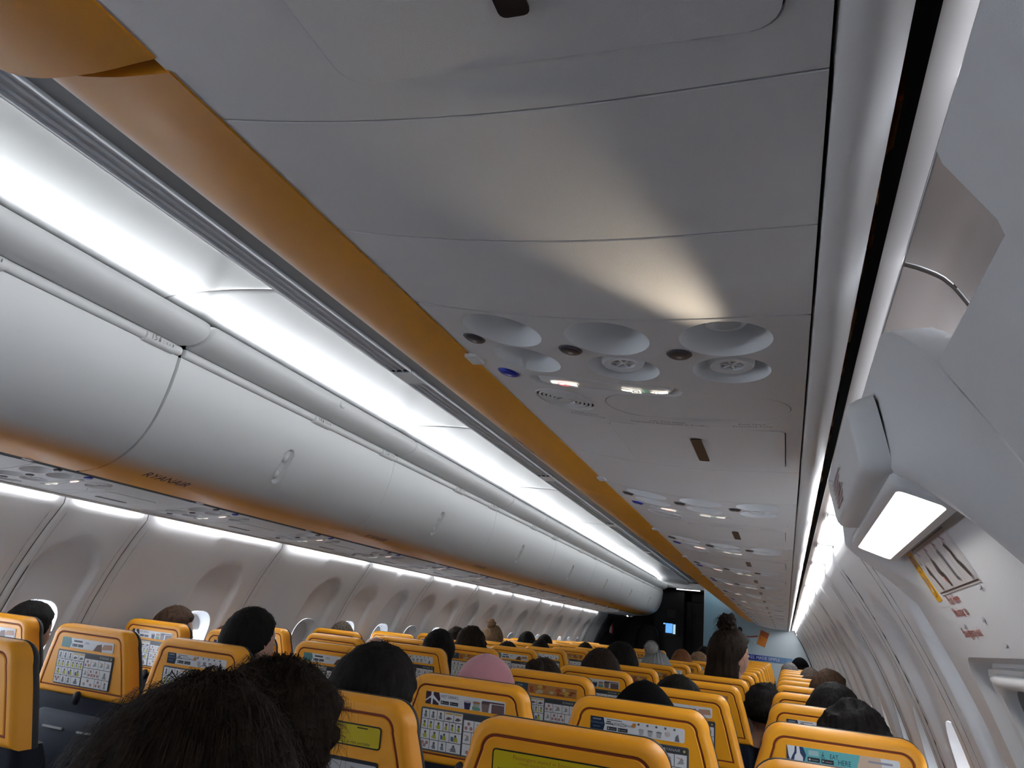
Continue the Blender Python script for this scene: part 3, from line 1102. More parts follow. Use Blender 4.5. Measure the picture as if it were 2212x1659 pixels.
# filler panels between the units
fill = bpy.data.objects.new('trim_7', None)
C.objects.link(fill)
fill.location = (0, 0, PZ)
struct(fill, 'plain filler panels between the service panels')
spans = [(-5.6, -3.0), (-3.0, -0.324), (0.343, 0.503), (0.503, 0.661), (1.328, 1.641)] + [(2.308 + 0.762 * k, 2.403 + 0.762 * k) for k in range(12)] + [(2.308 + 0.762 * 12, 12.15)]
for side in (-1, 1):
    for a, b in spans:
        if side > 0 and b > 12.1:
            b = 11.9
        mb = MB()
        xi = 0.945 if side < 0 else 0.916
        pr = [(xi + (1.3335 - xi) * k / 18) for k in range(19)]
        rings = []
        for yy, h in ((a + 0.0010, 0.012), (a + 0.0010, 0.0006), (a + 0.0016, 0.0), (a + 0.003, 0.0), (a + 0.02, 0.0), (b - 0.02, 0.0), (b - 0.003, 0.0), (b - 0.0016, 0.0), (b - 0.001, 0.0006), (b - 0.001, 0.012)):
            rings.append([(side * x, yy, zf(x) + h) for x in pr])
        mb.loft(rings, closed=False)
        ob('panel', mb.mesh('panel', angle=20), PSUW, fill)
mb = MB()
sweep_mb([(0.9195, 1.637), (0.9195, 1.6305), (0.932, 1.6292), (0.9445, 1.6272), (0.946, 1.64)], [Y_BACK, 12.4], -1, mb=mb)  # black strip added to draw the shadowed gap below the left doors
struct(ob('trim_15', mb, DARKGAP), 'black strip added as the shadowed gap under the left bin doors')
for side in (-1, 1):
    mb = MB()
    sweep_mb([(1.3355, 1.62), (1.3358, 1.5962), (1.338, 1.5920), (1.350, 1.5868), (1.3555, 1.5875), (1.364, 1.5945), (1.371, 1.607), (1.3745, 1.622), (1.3755, 1.67)], [Y_BACK, 12.1], side, mb=mb)
    struct(ob('trim_%d' % (8 if side < 0 else 9), mb, PSUW), 'rounded rail along the outer edge of the service panels')
    mb = MB()                                                  # small hinge stops at the inner edge
    for k in range(14):
        y0 = 0.82 + 0.762 * k
        mb.box((side * 0.922 - 0.008, y0, 1.626), (side * 0.922 + 0.008, y0 + 0.03, 1.632))
    struct(ob('trim_%d' % (10 if side < 0 else 11), mb, WHITE), 'small stops at the inner panel edge')
# the lit reading lamp of the nearest panel, turned back over the panels
sp = bpy.data.lights.new('reading_lamp_beam', 'SPOT')
sp.energy = 4.5
sp.color = (1.0, 0.86, 0.66)
sp.spot_size = math.radians(29)
sp.spot_blend = 1.0
sp.shadow_soft_size = 0.012
so = bpy.data.objects.new('reading_lamp_beam', sp)
C.objects.link(so)
so.location = (1.290, 0.780, 1.5520)
so.rotation_euler = (Vector((1.122, 0.400, 1.598)) - so.location).to_track_quat('-Z', 'Y').to_euler()

# backing strips added behind the panel joints to stop daylight leaking in
for side, seams in ((-1, LEFT_SEAMS), (1, RIGHT_SEAMS)):
    mb = MB()
    for yy in seams:
        zz_ = [1.606 * k / 24 for k in range(25)]
        mb.loft([[(side * (wall_x(z) + o_), yy + dy, z) for z in zz_] for dy, o_ in ((-0.036, -0.0005), (-0.034, 0.012), (0.034, 0.012), (0.036, -0.0005))], closed=False)
    struct(ob('trim_%d' % (12 if side < 0 else 13), mb, DARKGAP), 'backing added behind the wall panel joints to block leaking light')

# ================================================================== overwing exit frames on the right wall
HD = 0.05
def hx(z, d=HD):
    return wall_x(z, d)
def sstep(a, b, t):
    t = max(0.0, min(1.0, (t - a) / (b - a)))
    return t * t * (3 - 2 * t)
def header_bulge(y, z):
    """The header over the hatch stands proud of the lining and carries lamp and notice box."""
    s_ = sstep(0.60, 0.74, y)
    soft = 1 - sstep(0.68, 0.745, y)
    if z > 1.468:
        return 0.050 * s_ * max(0.0, (1.562 - z) / 0.094)
    lo = 1.443 - 0.12 * soft
    if y > 1.155:
        lo -= 0.05 * sstep(1.155, 1.20, y)
    return 0.050 * s_ * sstep(lo, 1.468, z)
def exit_unit(name, outline, holes, bulge, label):
    ys = sorted(set(round(p[0], 4) for p in outline))
    y0, y1 = ys[0], ys[-1]
    def dens(o):
        out = []
        for a, b in zip(o, o[1:] + o[:1]):
            n = max(1, int(math.dist(a, b) / 0.04))
            out += [(a[0] + (b[0] - a[0]) * k / n, a[1] + (b[1] - a[1]) * k / n) for k in range(n)]
        return out
    od = dens(outline)
    grid = [(y0 + 0.02 + (y1 - y0 - 0.04) * i / 30 + 0.0003 * math.sin(j), 0.02 + 1.28 * j / 30 + 0.0003 * math.sin(i * 2.0)) for i in range(31) for j in range(31)]
    grid += [(y0 + 0.015 + (y1 - y0 - 0.03) * i / 44 + 0.0002 * math.sin(j), 1.31 + 0.245 * j / 40 + 0.0002 * math.sin(i * 2.0)) for i in range(45) for j in range(41)]
    v2, tris = cdt_plate(od, holes, grid)
    mb = MB()
    X = lambda y, z: hx(z) - bulge(y, z)
    mb.add([(X(y, z), y, z) for y, z in v2], tris)
    mb.loft([[(X(y, z), y, z) for y, z in od], [(X(y, z) + 0.003, y, z + (0.001 if z > 1.5 else 0)) for y, z in od], [(hx(z) + 0.03, y, z + (0.003 if z > 1.5 else 0)) for y, z in od]])
    r = bpy.data.objects.new(name, None)
    C.objects.link(r)
    r.location = (0, 0, 0)
    struct(r, label)
    ob('lining', mb, WALLM, r)
    return r
win = rrect(0.845, 0.98, 1.20, 1.318, 0.045, 6)
corner = [(1.285 - 0.012, 1.562)] + [(0.639 - 0.05 * math.sin(a), 1.512 + 0.05 * math.cos(a)) for a in [PI / 2 * k / 6 for k in range(7)]]
win2 = rrect(-0.12, 0.86, 0.235, 1.20, 0.06, 6)
door_a = exit_unit('door_1', [(0.589, 0.0), (1.285, 0.0), (1.285, 1.552)] + corner, [win], header_bulge, 'white overwing exit hatch lining beside the window seat')
door_b = exit_unit('door_2', [(-0.515, 0.0), (0.586, 0.0), (0.586, 1.512), (0.580, 1.517), (0.396, 1.517), (0.390, 1.523), (0.385, 1.557), (0.379, 1.562), (-0.515, 1.562)], [], lambda y, z: 0.0, 'grey exit hatch lining close to the camera')
# recessed hatch window: frame, shade lip, dark glossy pane
def on_h(pts, dx, k=1.0):
    cyy = sum(p[0] for p in pts) / len(pts)
    cz = sum(p[1] for p in pts) / len(pts)
    return [(hx(cz + (z - cz) * k) + dx, cyy + (y - cyy) * k, cz + (z - cz) * k) for y, z in pts]
mb = MB()
mb.loft([on_h(win, 0.0), on_h(win, 0.003, 0.992), on_h(win, 0.024, 0.975), on_h(win, 0.024, 0.95), on_h(win, 0.014, 0.93), on_h(win, 0.014, 0.82), on_h(win, 0.020, 0.80), on_h(win, 0.03, 0.795)])
ob('window_frame', mb, WALLM, door_a)
mb = MB()
p = on_h(win, 0.029, 0.80)
mb.add(p, [tuple(range(len(p)))])
ob('pane', mb, HATCHGLASS, door_a)
mb = MB()
mb.tube([(hx(1.293) + 0.012, 0.885 + 0.265 * k / 8, 1.2935) for k in range(9)], [0.004] + [0.0085] * 7 + [0.004], 10)
ob('shade_lip', mb, WHITE, door_a)
# instruction placard with four pictures, yellow strip, red writing
def on_lining(y_c, z_c):
    return lambda u, v, h: (hx(z_c + v) - h, y_c - u, z_c + v)
p = Print((0.62, 0.60, 0.60), 0.214, 0.056, 0.003, 0.0008)
k_ = (0.03, 0.03, 0.04)
p.rect(-0.104, 0.0252, 0.104, 0.0264, k_)
p.rect(-0.104, -0.0264, 0.104, -0.0248, k_)
for u in (-0.104, -0.052, 0.0, 0.052, 0.103):
    p.rect(u, -0.026, u + 0.0008, 0.026, (0.2, 0.2, 0.22))
for i, u in enumerate((-0.078, -0.026, 0.026, 0.078)):
    p.line((u - 0.012, 0.021), (u + 0.004, 0.016), 0.0016, (0.25, 0.15, 0.25))
    p.line((u - 0.004, 0.022), (u - 0.008, 0.014), 0.0016, (0.25, 0.15, 0.25))
p.poly([(-0.090, -0.004), (-0.084, 0.006), (-0.078, 0.002), (-0.074, -0.010), (-0.066, -0.023), (-0.072, -0.024), (-0.080, -0.010)], k_)
p.poly([(-0.040, -0.006), (-0.034, 0.010), (-0.026, 0.004), (-0.024, -0.006), (-0.018, -0.008), (-0.012, -0.023), (-0.018, -0.023), (-0.026, -0.012), (-0.032, -0.012)], k_)
p.poly([(-0.030, -0.012), (-0.020, -0.016), (-0.024, -0.021)], (0.5, 0.1, 0.08))
p.poly([(0.016, 0.010), (0.024, 0.014), (0.028, 0.004), (0.034, -0.016), (0.040, -0.018), (0.036, -0.022), (0.028, -0.018), (0.022, 0.002)], (0.15, 0.15, 0.17))
p.line((0.016, 0.004), (0.030, -0.020), 0.001, k_)
p.poly([(0.062, 0.012), (0.070, 0.014), (0.078, 0.004), (0.076, -0.002), (0.086, -0.008), (0.094, -0.020), (0.088, -0.022), (0.080, -0.014), (0.072, -0.006), (0.070, 0.004)], k_)
p.line((0.092, -0.018), (0.090, -0.025), 0.0022, k_)
ob('instruction_placard', p.mesh('instruction_placard', on_lining(0.985, 1.416)), PRINT, door_a)
p = Print((0.80, 0.42, 0.01), 0.030, 0.060, 0.004, 0.0008)
p.rect(-0.011, 0.011, 0.011, 0.026, (0.12, 0.10, 0.05))
p.line((-0.008, 0.024), (0.009, 0.013), 0.003, (0.55, 0.10, 0.02))
p.disc(0.0, -0.009, 0.011, (0.45, 0.12, 0.01), 14, 0.017)
p.disc(0.0, -0.009, 0.009, (0.75, 0.40, 0.02), 14, 0.0145)
p.disc(0.0, -0.009, 0.005, (0.45, 0.30, 0.30), 12, 0.010)
p.rect(-0.003, -0.019, 0.004, -0.014, (0.8, 0.75, 0.6))
ob('yellow_placard', p.mesh('yellow_placard', on_lining(1.120, 1.413)), PRINT, door_a)
p = Print()
rd = (0.40, 0.05, 0.035)
for dx in (-0.0005, 0.0005):
    p.text('Push Here', dx, 0.020, 0.0150, rd)
    p.text('Nacisnac tu', dx - 0.004, 0.0065, 0.0150, rd)
    p.text('Emergency exit', dx - 0.012, -0.016, 0.0150, rd)
ob('lettering', p.mesh('lettering', on_lining(1.045, 1.361)), PRINT, door_a)
for y, z in ((0.895, 1.385), (0.965, 1.357), (1.07, 1.353), (0.94, 1.331)):
    mb = MB()
    mb.loft([[(hx(z) - h, y + r * math.cos(t), z + r * math.sin(t)) for t in [2 * PI * j / 8 for j in range(8)]] for r, h in ((0.004, 0.0), (0.0035, 0.001), (0.001, 0.0012))], cap1=True)
    ob('screw', mb, GREYP, door_a)
# box with printed notice hanging above the hatch
def rounded_block(a0, a1, b0, b1, mapf, depth, r=0.012):
    """Rounded slab in (a, b) with mapf(a, b, h)."""
    mb = MB()
    o = rrect(a0, b0, a1, b1, r * 1.6, 5)
    ca, cb = (a0 + a1) / 2, (b0 + b1) / 2
    def ins(d):
        return [(ca + (x - ca) * (1 - d / ((a1 - a0) / 2)), cb + (y_ - cb) * (1 - d / ((b1 - b0) / 2))) for x, y_ in o]
    mb.loft([[mapf(x, y_, 0) for x, y_ in ins(-0.002)], [mapf(x, y_, depth * 0.55) for x, y_ in ins(0)], [mapf(x, y_, depth * 0.85) for x, y_ in ins(r * 0.3)], [mapf(x, y_, depth * 0.97) for x, y_ in ins(r * 0.7)], [mapf(x, y_, depth) for x, y_ in ins(r * 1.1)]], cap1=True)
    return mb
def on_header(y, z, h):
    return (1.384 + (1.562 - z) / 0.094 * 0.018 - h * 0.97, y, z - h * 0.2)
mb = rounded_block(0.725, 1.085, 1.468, 1.540, on_header, 0.026, 0.010)
bx_ = ob('notice_box', mb, WHITE)
tag(bx_, 'white rounded box with small red notice above the exit hatch', 'box')
p = Print()
for i in range(6):
    p.rect(-0.055, 0.014 - i * 0.0055, 0.055 - (i % 3) * 0.012, 0.0165 - i * 0.0055, (0.40, 0.24, 0.24))
ob('lettering', p.mesh('lettering', lambda u, v, h: on_header(0.955 - u, 1.497 + v, 0.0264 + h)), PRINT, bx_)['kind'] = 'stuff'
# exit lamp: a case on the lining with a lit lower face
lm = empty('exit_lamp', (1.44, 0.95, 1.45), 'bright rectangular lamp in a grey frame under the notice box', 'lamp')
mb = MB()
def on_ledge(u, v, h):
    """u runs outboard over the ledge, v along the cabin, h downwards."""
    return (1.4065 + u - 1.44 - 0.30 * h, v - 0.95, 1.4605 - 0.36 * u - 1.45 - h)
o1 = rrect(-0.006, 0.735, 0.050, 1.165, 0.010, 4)
def ring_in(d):
    return [(0.022 + (u - 0.022) * (1 - d / 0.028), 0.95 + (v - 0.95) * (1 - d / 0.215)) for u, v in o1]
mb.loft([[on_ledge(u, v, -0.008) for u, v in ring_in(-0.001)], [on_ledge(u, v, 0.006) for u, v in ring_in(0)], [on_ledge(u, v, 0.0085) for u, v in ring_in(0.003)], [on_ledge(u, v, 0.0085) for u, v in ring_in(0.008)], [on_ledge(u, v, 0.004) for u, v in ring_in(0.0105)]])
ob('case', mb, WHITE, lm)
mb = MB()
mb.loft([[on_ledge(u, v, 0.004) for u, v in ring_in(0.0105)], [on_ledge(u, v, 0.006) for u, v in ring_in(0.016)]], cap1=True)
ob('lens', mb, EXITM, lm)

# ================================================================== front end of the cabin
PY = 12.1
pr = bpy.data.objects.new('wall_partition', None)
C.objects.link(pr)
pr.location = (0, PY, 0)
struct(pr, 'pale blue bulkhead with a printed advert')
mb = MB()
pts = [(0.138, 0.0), (1.62, 0.0)] + [(wall_x(z) - 0.01, z) for z in [0.2 * k for k in range(1, 8)]] + [(1.43, 1.59), (1.40, 1.75), (1.1, 2.08), (0.62, 2.2), (0.138, 2.2)]
n = len(pts)
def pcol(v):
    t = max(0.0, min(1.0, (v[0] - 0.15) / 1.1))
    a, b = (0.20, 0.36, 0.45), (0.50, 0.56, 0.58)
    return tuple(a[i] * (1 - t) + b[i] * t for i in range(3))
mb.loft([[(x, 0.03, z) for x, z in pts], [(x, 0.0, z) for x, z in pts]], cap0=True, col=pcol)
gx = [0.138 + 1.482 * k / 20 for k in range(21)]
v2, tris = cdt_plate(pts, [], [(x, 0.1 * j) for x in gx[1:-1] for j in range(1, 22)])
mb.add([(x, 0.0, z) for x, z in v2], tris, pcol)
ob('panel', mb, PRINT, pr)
p = Print()
p.rect(0.20, 1.255, 0.62, 1.300, (0.22, 0.42, 0.50))
p.rect(0.22, 1.21, 0.72, 1.235, (0.22, 0.42, 0.50))
p.disc(0.362, 1.445, 0.062, (0.42, 0.33, 0.29), 18)
p.poly([(0.40, 1.475), (0.50, 1.478), (0.62, 1.470), (0.62, 1.452), (0.50, 1.458), (0.40, 1.455)], (0.30, 0.08, 0.06))
p.poly([(0.42, 1.452), (0.60, 1.455), (0.60, 1.40), (0.50, 1.40)], (0.62, 0.48, 0.45))
p.poly([(0.605, 1.472), (0.715, 1.476), (0.735, 1.44), (0.72, 1.33), (0.60, 1.33)], (0.55, 0.13, 0.05))
p.poly([(0.715, 1.475), (0.80, 1.468), (0.91, 1.488), (0.93, 1.470), (0.80, 1.448), (0.72, 1.452)], (0.33, 0.07, 0.05))
p.disc(0.662, 1.545, 0.036, (0.015, 0.02, 0.025), 14, 0.045)
p.rect(0.650, 1.475, 0.676, 1.51, (0.04, 0.03, 0.03))
p.poly([(0.965, 1.573), (1.082, 1.532), (1.016, 1.329), (0.899, 1.369)], (0.40, 0.085, 0.015))
p.poly([(0.945, 1.51), (1.056, 1.452), (1.016, 1.329), (0.899, 1.369)], (0.55, 0.17, 0.015))
for k in range(10):
    u0, u1 = 0.62 + k * 0.078, 0.62 + (k + 1) * 0.078
    t = max(0, (k - 3) / 6)
    p.rect(u0, 1.136, u1, 1.214, (0.015 + 0.15 * t, 0.03 + 0.27 * t, 0.28 + 0.17 * t))
p.text('LOW FARES. MADE SIMPLE', 0.90, 1.176, 0.062, (0.6, 0.65, 0.7), sx=0.9)
ob('advert_print', p.mesh('advert_print', lambda u, v, h: (u, -0.0005 - h, v), 0.0003), PRINT, pr)
mb = MB()
mb.box((0.128, 0.0 - 0.004, 0.0), (0.139, 0.04, 2.2))
ob('edge_strip', mb, METAL, pr)
# left front wall with the entry door lining
mb = MB()
zz = [1.62 * k / 24 for k in range(25)]
mb.loft([[(-wall_x(min(z, 1.60)), yy, z) for z in zz] for yy in (Y_LEFT_END - 0.002, 12.46)], closed=False)
struct(ob('wall_left_front', mb, WALLM), 'grey sidewall ahead of the last window')
mb = MB()
mb.loft([[(wall_x(min(z, 1.60)), yy, z) for z in zz] for yy in (Y_RIGHT_END - 0.002, 14.3)], closed=False)
struct(ob('wall_right_front', mb, WALLM), 'grey sidewall beyond the bulkhead')
mb = MB()
mb.loft([[(-wall_x(min(z, 1.60)) + 0.03 * (k > 0), yy, z) for z in zz] for k, yy in enumerate((12.45, 12.47, 13.5, 14.3))], closed=False)
d3 = ob('door_3', mb, GREYGALLEY)
struct(d3, 'dark entry door lining at the front left')
mb = MB()
mb.tube([(-wall_x(z) + 0.05, 12.75 + 0.10 * math.sin((z - 0.9) * 4), z) for z in [0.7 + 0.06 * k for k in range(15)]], 0.012, 8)
ob('door_seal', mb, DARKGAP, d3)
st = empty('door_strap', (-1.53, 13.0, 1.42), 'red and white warning strap hanging across the front left door', 'strap')
mb = MB()
mb.add([(0.0, -0.05, 0.10), (0.0, 0.10, 0.06), (0.0, 0.02, -0.13), (0.0, -0.13, -0.11), (0.012, -0.05, 0.10), (0.012, 0.10, 0.06), (0.012, 0.02, -0.13), (0.012, -0.13, -0.11)],
       [(0, 1, 2, 3), (7, 6, 5, 4), (0, 4, 5, 1), (1, 5, 6, 2), (2, 6, 7, 3), (3, 7, 4, 0)])
ob('white_tag', mb, mat('strap_white', (0.8, 0.72, 0.74), 0.6), st, loc=(0.03, 0, 0))
mb = MB()
mb.add([(0, 0.04, 0.22), (0, 0.10, 0.22), (0, 0.07, -0.13), (0, -0.01, -0.13), (0.01, 0.04, 0.22), (0.01, 0.10, 0.22), (0.01, 0.07, -0.13), (0.01, -0.01, -0.13)],
       [(0, 1, 2, 3), (7, 6, 5, 4), (0, 4, 5, 1), (1, 5, 6, 2), (2, 6, 7, 3), (3, 7, 4, 0)])
ob('red_strip', mb, mat('strap_red', (0.45, 0.01, 0.03), 0.6), st, loc=(0.045, 0, 0))
dl = empty('door_viewer', (-1.19, 14.28, 1.39), 'round dark viewer in a yellowish plate at the front wall', 'gauge')
mb = MB()
mb.box((-0.10, -0.015, -0.10), (0.10, 0.0, 0.10))
ob('plate', mb, mat('olive_plate', (0.05, 0.045, 0.012), 0.5), dl)
mb = MB()
mb.loft([[(r * math.cos(t), -h, r * math.sin(t)) for t in [2 * PI * j / 20 for j in range(20)]] for r, h in ((0.085, 0.014), (0.085, 0.03), (0.06, 0.032), (0.05, 0.02))], cap1=True)
ob('viewer_ring', mb, DARKGAP, dl)
# galley cabinet with a lit control panel
gal = empty('galley_cabinet', (-0.60, 13.75, 0.0), 'tall dark galley cabinet beside the front doorway', 'cabinet')
mb = MB()
mb.box((-0.27, -0.13, 0.0), (0.24, 0.50, 2.12))
ob('body', mb, DKGALLEY, gal)
mb = MB()
mb.box((-0.05, -0.145, 1.66), (0.10, -0.128, 1.80))
ob('notice_frame', mb, GREYGALLEY, gal)
mb = MB()
mb.box((-0.14, -0.15, 1.36), (0.16, -0.128, 1.62))
cp = ob('control_panel', mb, mat('panel_black', (0.01, 0.01, 0.012), 0.35), gal)
mb = MB()
mb.box((-0.065, -0.154, 1.405), (0.055, -0.1505, 1.565))
ob('screen', mb, emit_mat('screen_blue', (0.10, 0.38, 0.95), 0.75), cp)
mb = MB()
mb.box((0.065, -0.154, 1.395), (0.105, -0.1505, 1.555))
ob('button_column', mb, emit_mat('screen_pale', (0.55, 0.85, 0.9), 0.55), cp)
mb = MB()
for k in range(6):
    mb.box((-0.055 + 0.03 * (k % 3), -0.1552, 1.43 + 0.06 * (k // 3)), (-0.04 + 0.03 * (k % 3), -0.1545, 1.435 + 0.06 * (k // 3)))
mb.box((-0.105, -0.154, 1.545), (-0.072, -0.1505, 1.565))
ob('screen_marks', mb, emit_mat('screen_mark', (0.2, 0.6, 1.0), 0.9), cp)
# cockpit doorway and lintel
dw = empty('cockpit_door', (-0.12, 14.05, 0.0), 'dark brown cockpit door and frame behind the bulkhead edge', 'door')
mb = MB()
mb.box((-0.24, 0.0, 0.0), (-0.16, 0.12, 2.12))
mb.box((0.34, 0.0, 0.0), (0.42, 0.12, 2.12))
mb.box((-0.24, 0.0, 1.98), (0.42, 0.12, 2.12))
ob('frame', mb, GREYGALLEY, dw)
mb = MB()
mb.box((-0.158, 0.03, 0.0), (0.338, 0.08, 1.975))
dd = ob('door_leaf', mb, mat('cockpit_door_brown', (0.035, 0.03, 0.027), 0.45), dw)
mb = MB()
mb.tube([(-0.11, 0.02, 0.95), (-0.11, 0.0, 0.97), (-0.11, 0.0, 1.75), (-0.11, 0.02, 1.77)], 0.012, 8)
ob('pull_bar', mb, METAL, dd)
js = MB()
rr = []
for z, hw, d in ((0.45, 0.22, 0.10), (0.9, 0.22, 0.10), (1.25, 0.21, 0.10), (1.42, 0.17, 0.09), (1.50, 0.10, 0.07)):
    rr.append([(hw * math.cos(t), d * math.sin(t), z) for t in [2 * PI * j / 16 for j in range(16)]])
js.loft(rr, cap0=True, cap1=True)
js.box((-0.22, -0.40, 0.40), (0.22, 0.1, 0.48))
js.box((-0.2, -0.05, 0.0), (0.2, 0.05, 0.41))
tag(ob('crew_seat', js, mat('crew_seat_black', (0.008, 0.008, 0.01), 0.7), loc=(-0.93, 13.35, 0)), 'black crew jump seat against the galley at the front', 'seat')
# exit sign with red letters
ex = empty('exit_sign', (-0.94, 13.58, 1.745), 'small red glowing exit sign under the left bin end', 'sign')
mb = MB()
mb.box((-0.11, 0.0, -0.03), (0.11, 0.03, 0.03))
ob('case', mb, DKGALLEY, ex)
p = Print()
p.text('EXIT', 0, 0, 0.055, None)
ob('lettering', p.mesh('lettering', lambda u, v, h: (u, -0.002 - h, v)), emit_mat('exit_red', (1.0, 0.05, 0.03), 0.9), ex)
mb = MB()                                                       # ceiling over the front
rings = []
for yy, dz in ((12.35, 0.0), (12.36, 0.0), (14.3, 0.0)):
    rings.append([(x, yy, 2.185 - 0.02 * (x / 0.9) ** 2 + dz) for x in [-0.95 + 1.9 * k / 12 for k in range(13)]])
mb.loft(rings, closed=False)
struct(ob('ceiling_front', mb, GREYP), 'dim ceiling over the front galley')
mb = MB()                                                       # curved end of the ceiling cove
for side in (-1, 1):
    rings = []
    for k in range(9):
        a = PI / 2 * k / 8
        rings.append([(side * (x * 1.0), 12.0 + 0.42 * math.sin(a) * (1 - 0.55 * (x / 0.63)) , z - 0.055 * (1 - math.cos(a))) for x, z in CEIL])
    mb.loft(rings, closed=False)
mb.box((-0.70, 12.40, 2.10), (0.70, 12.44, 2.22))
struct(ob('trim_14', mb, CEILM), 'rounded white end of the ceiling cove')
cl = empty('ceiling_lamp', (-0.27, 13.45, 2.17), 'oval ceiling lamp with a bright tube over the front doorway', 'lamp')
mb = MB()
mb.loft([[(r * 0.26 * math.cos(t), r * 0.22 * math.sin(t), h) for t in [2 * PI * j / 28 for j in range(28)]] for r, h in ((1.0, 0.006), (0.98, -0.008), (0.85, -0.016), (0.3, -0.02))], cap1=True)
ob('plate', mb, WHITE, cl)
mb = MB()
mb.box((-0.20, -0.06, -0.032), (0.20, -0.03, -0.02))
ob('tube', mb, emit_mat('front_tube', (1.0, 1.0, 1.0), 1.6), cl)
mb = MB()
mb.box((-0.02, 0.05, -0.026), (0.05, 0.09, -0.018))
ob('red_light', mb, SIGNR, cl)

# ================================================================== seats
SEAT_TOP, SEAT_BOT = 1.135, 0.905
ROWS_Y = [1.326] + [2.023 + 0.762 * k for k in range(13)]
COLS = {'A': -1.427, 'B': -0.95, 'C': -0.473, 'D': 0.473, 'E': 0.95, 'F': 1.427}
def shell_outline(d=0.0):
    """Back shell outline in (x, z), inset by d, always the same number of points."""
    def hw(z):
        if z > 1.04:
            return 0.190 - (z - 1.04) / 0.05 * 0.016
        return 0.190 + (1.04 - z) / 0.135 * 0.034
    top, bot = SEAT_TOP - d, SEAT_BOT + d
    side_pts = []
    for k in range(8):
        z = bot + (1.082 - bot) * k / 7
        side_pts.append((hw(z) - d * 1.05, z))
    x0, z0 = side_pts[-1]
    x1 = 0.128 - d * 0.25
    arc = []
    for k in range(1, 9):
        a = PI / 2 * k / 8
        arc.append((x1 + (x0 - x1) * math.cos(a), z0 + (top - z0) * math.sin(a)))
    right_ = side_pts + arc
    return right_ + [(-x, z) for x, z in right_[::-1]]
TILT = math.radians(6)
def tilt(x, y, z):
    """Lean of the backrest about its top edge (local y ahead)."""
    dz = z - SEAT_TOP
    return (x, y * math.cos(TILT) - dz * math.sin(TILT), SEAT_TOP + dz * math.cos(TILT) + y * math.sin(TILT) * 0.3)
def shell_mesh():
    mb = MB()
    rings = []
    for d, y in ((0.0, 0.050), (0.0, 0.016), (0.0035, 0.006), (0.010, 0.001), (0.015, 0.0), (0.0230, 0.0), (0.0245, 0.0035), (0.0280, 0.0040), (0.0300, 0.0005), (0.031, 0.0)):
        rings.append([tilt(x, y, z) for x, z in shell_outline(d)])
    mb.loft(rings)
    o = shell_outline(0.031)
    v2, tris = cdt_plate(o, [], [(-0.15 + 0.3 * i / 6, 0.95 + 0.14 * j / 3) for i in range(7) for j in range(4)])
    mb.add([tilt(x, 0.0, z) for x, z in v2], tris)
    return mb.mesh('back_shell', angle=55)
SHELL = shell_mesh()
mb = MB()
mb.loft([[tilt(x * s, y, z0) for x, z0 in [(x, SEAT_BOT + (z - SEAT_BOT) * (1 + (s - 1) * 0.8)) for x, z in shell_outline(0.0)]] for s, y in ((1.0, 0.048), (1.006, 0.050), (1.006, 0.056), (0.97, 0.070), (0.85, 0.085))], cap1=True)
HEADCUSH = mb.mesh('head_cushion')
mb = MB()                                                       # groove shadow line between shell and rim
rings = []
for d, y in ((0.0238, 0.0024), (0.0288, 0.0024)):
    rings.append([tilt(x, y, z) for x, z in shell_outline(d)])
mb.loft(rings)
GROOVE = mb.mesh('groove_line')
mb = MB()
rings = []
def lb_ring(z, hw, y0, y1):
    return [(x, y - 0.0, z) for x, y in rrect(-hw, y0, hw, y1, 0.025, 3)]
for z, hw, y0, y1 in ((0.33, 0.215, 0.13, 0.22), (0.40, 0.222, 0.115, 0.23), (0.60, 0.226, 0.085, 0.20), (0.78, 0.226, 0.055, 0.165), (0.88, 0.224, 0.036, 0.13), (0.915, 0.214, 0.034, 0.12)):
    rings.append(lb_ring(z, hw, y0, y1))
mb.loft(rings, cap0=True, cap1=True)
LOWBACK = mb.mesh('lower_back')
mb = MB()
mb.loft([[(x, 0.046 + 0.0, z) for x, z in rrect(-0.18, 0.66, 0.18, 0.855, 0.03, 4)], [(x, 0.034, z) for x, z in rrect(-0.182, 0.658, 0.182, 0.857, 0.03, 4)], [(x, 0.030, z) for x, z in rrect(-0.176, 0.664, 0.176, 0.851, 0.028, 4)]], cap1=True)
TRAY = mb.mesh('tray_table')
mb = MB()
mb.loft([[(r * 0.55 * math.cos(t), 0.022 - h, 0.905 + r * math.sin(t)) for t in [2 * PI * j / 14 for j in range(14)]] for r, h in ((0.022, 0.0), (0.021, 0.012), (0.012, 0.017))], cap1=True)
HOOK = mb.mesh('tray_hook')
mb = MB()
for x0 in (-0.13, 0.03):
    mb.box((x0, 0.024, 0.80), (x0 + 0.09, 0.0305, 0.806))
SLOTS = mb.mesh('pocket_slots')
mb = MB()
rings = []
for y, z0, z1, hw in ((0.16, 0.34, 0.45, 0.21), (0.20, 0.33, 0.47, 0.222), (0.45, 0.34, 0.48, 0.226), (0.60, 0.36, 0.47, 0.222), (0.64, 0.38, 0.44, 0.20)):
    rings.append([(x, y, z) for x, z in rrect(-hw, z0, hw, z1, 0.03, 3)])
mb.loft(rings, cap0=True, cap1=True)
CUSH = mb.mesh('seat_cushion')
mb = MB()
rings = [[(x, y, z) for x, z in rrect(-0.02, 0.60, 0.02, 0.645, 0.015, 3)] for y in (0.14, 0.45)]
mb.loft(rings, cap0=True, cap1=True)
ARM = mb.mesh('armrest')
mb = MB()
mb.tube([(0, 0.20, 0.34), (0, 0.17, 0.0)], 0.022, 8)
mb.tube([(0, 0.20, 0.34), (0, 0.48, 0.0)], 0.022, 8)
mb.box((-0.025, 0.12, 0.0), (0.025, 0.55, 0.02))
LEG = mb.mesh('leg')

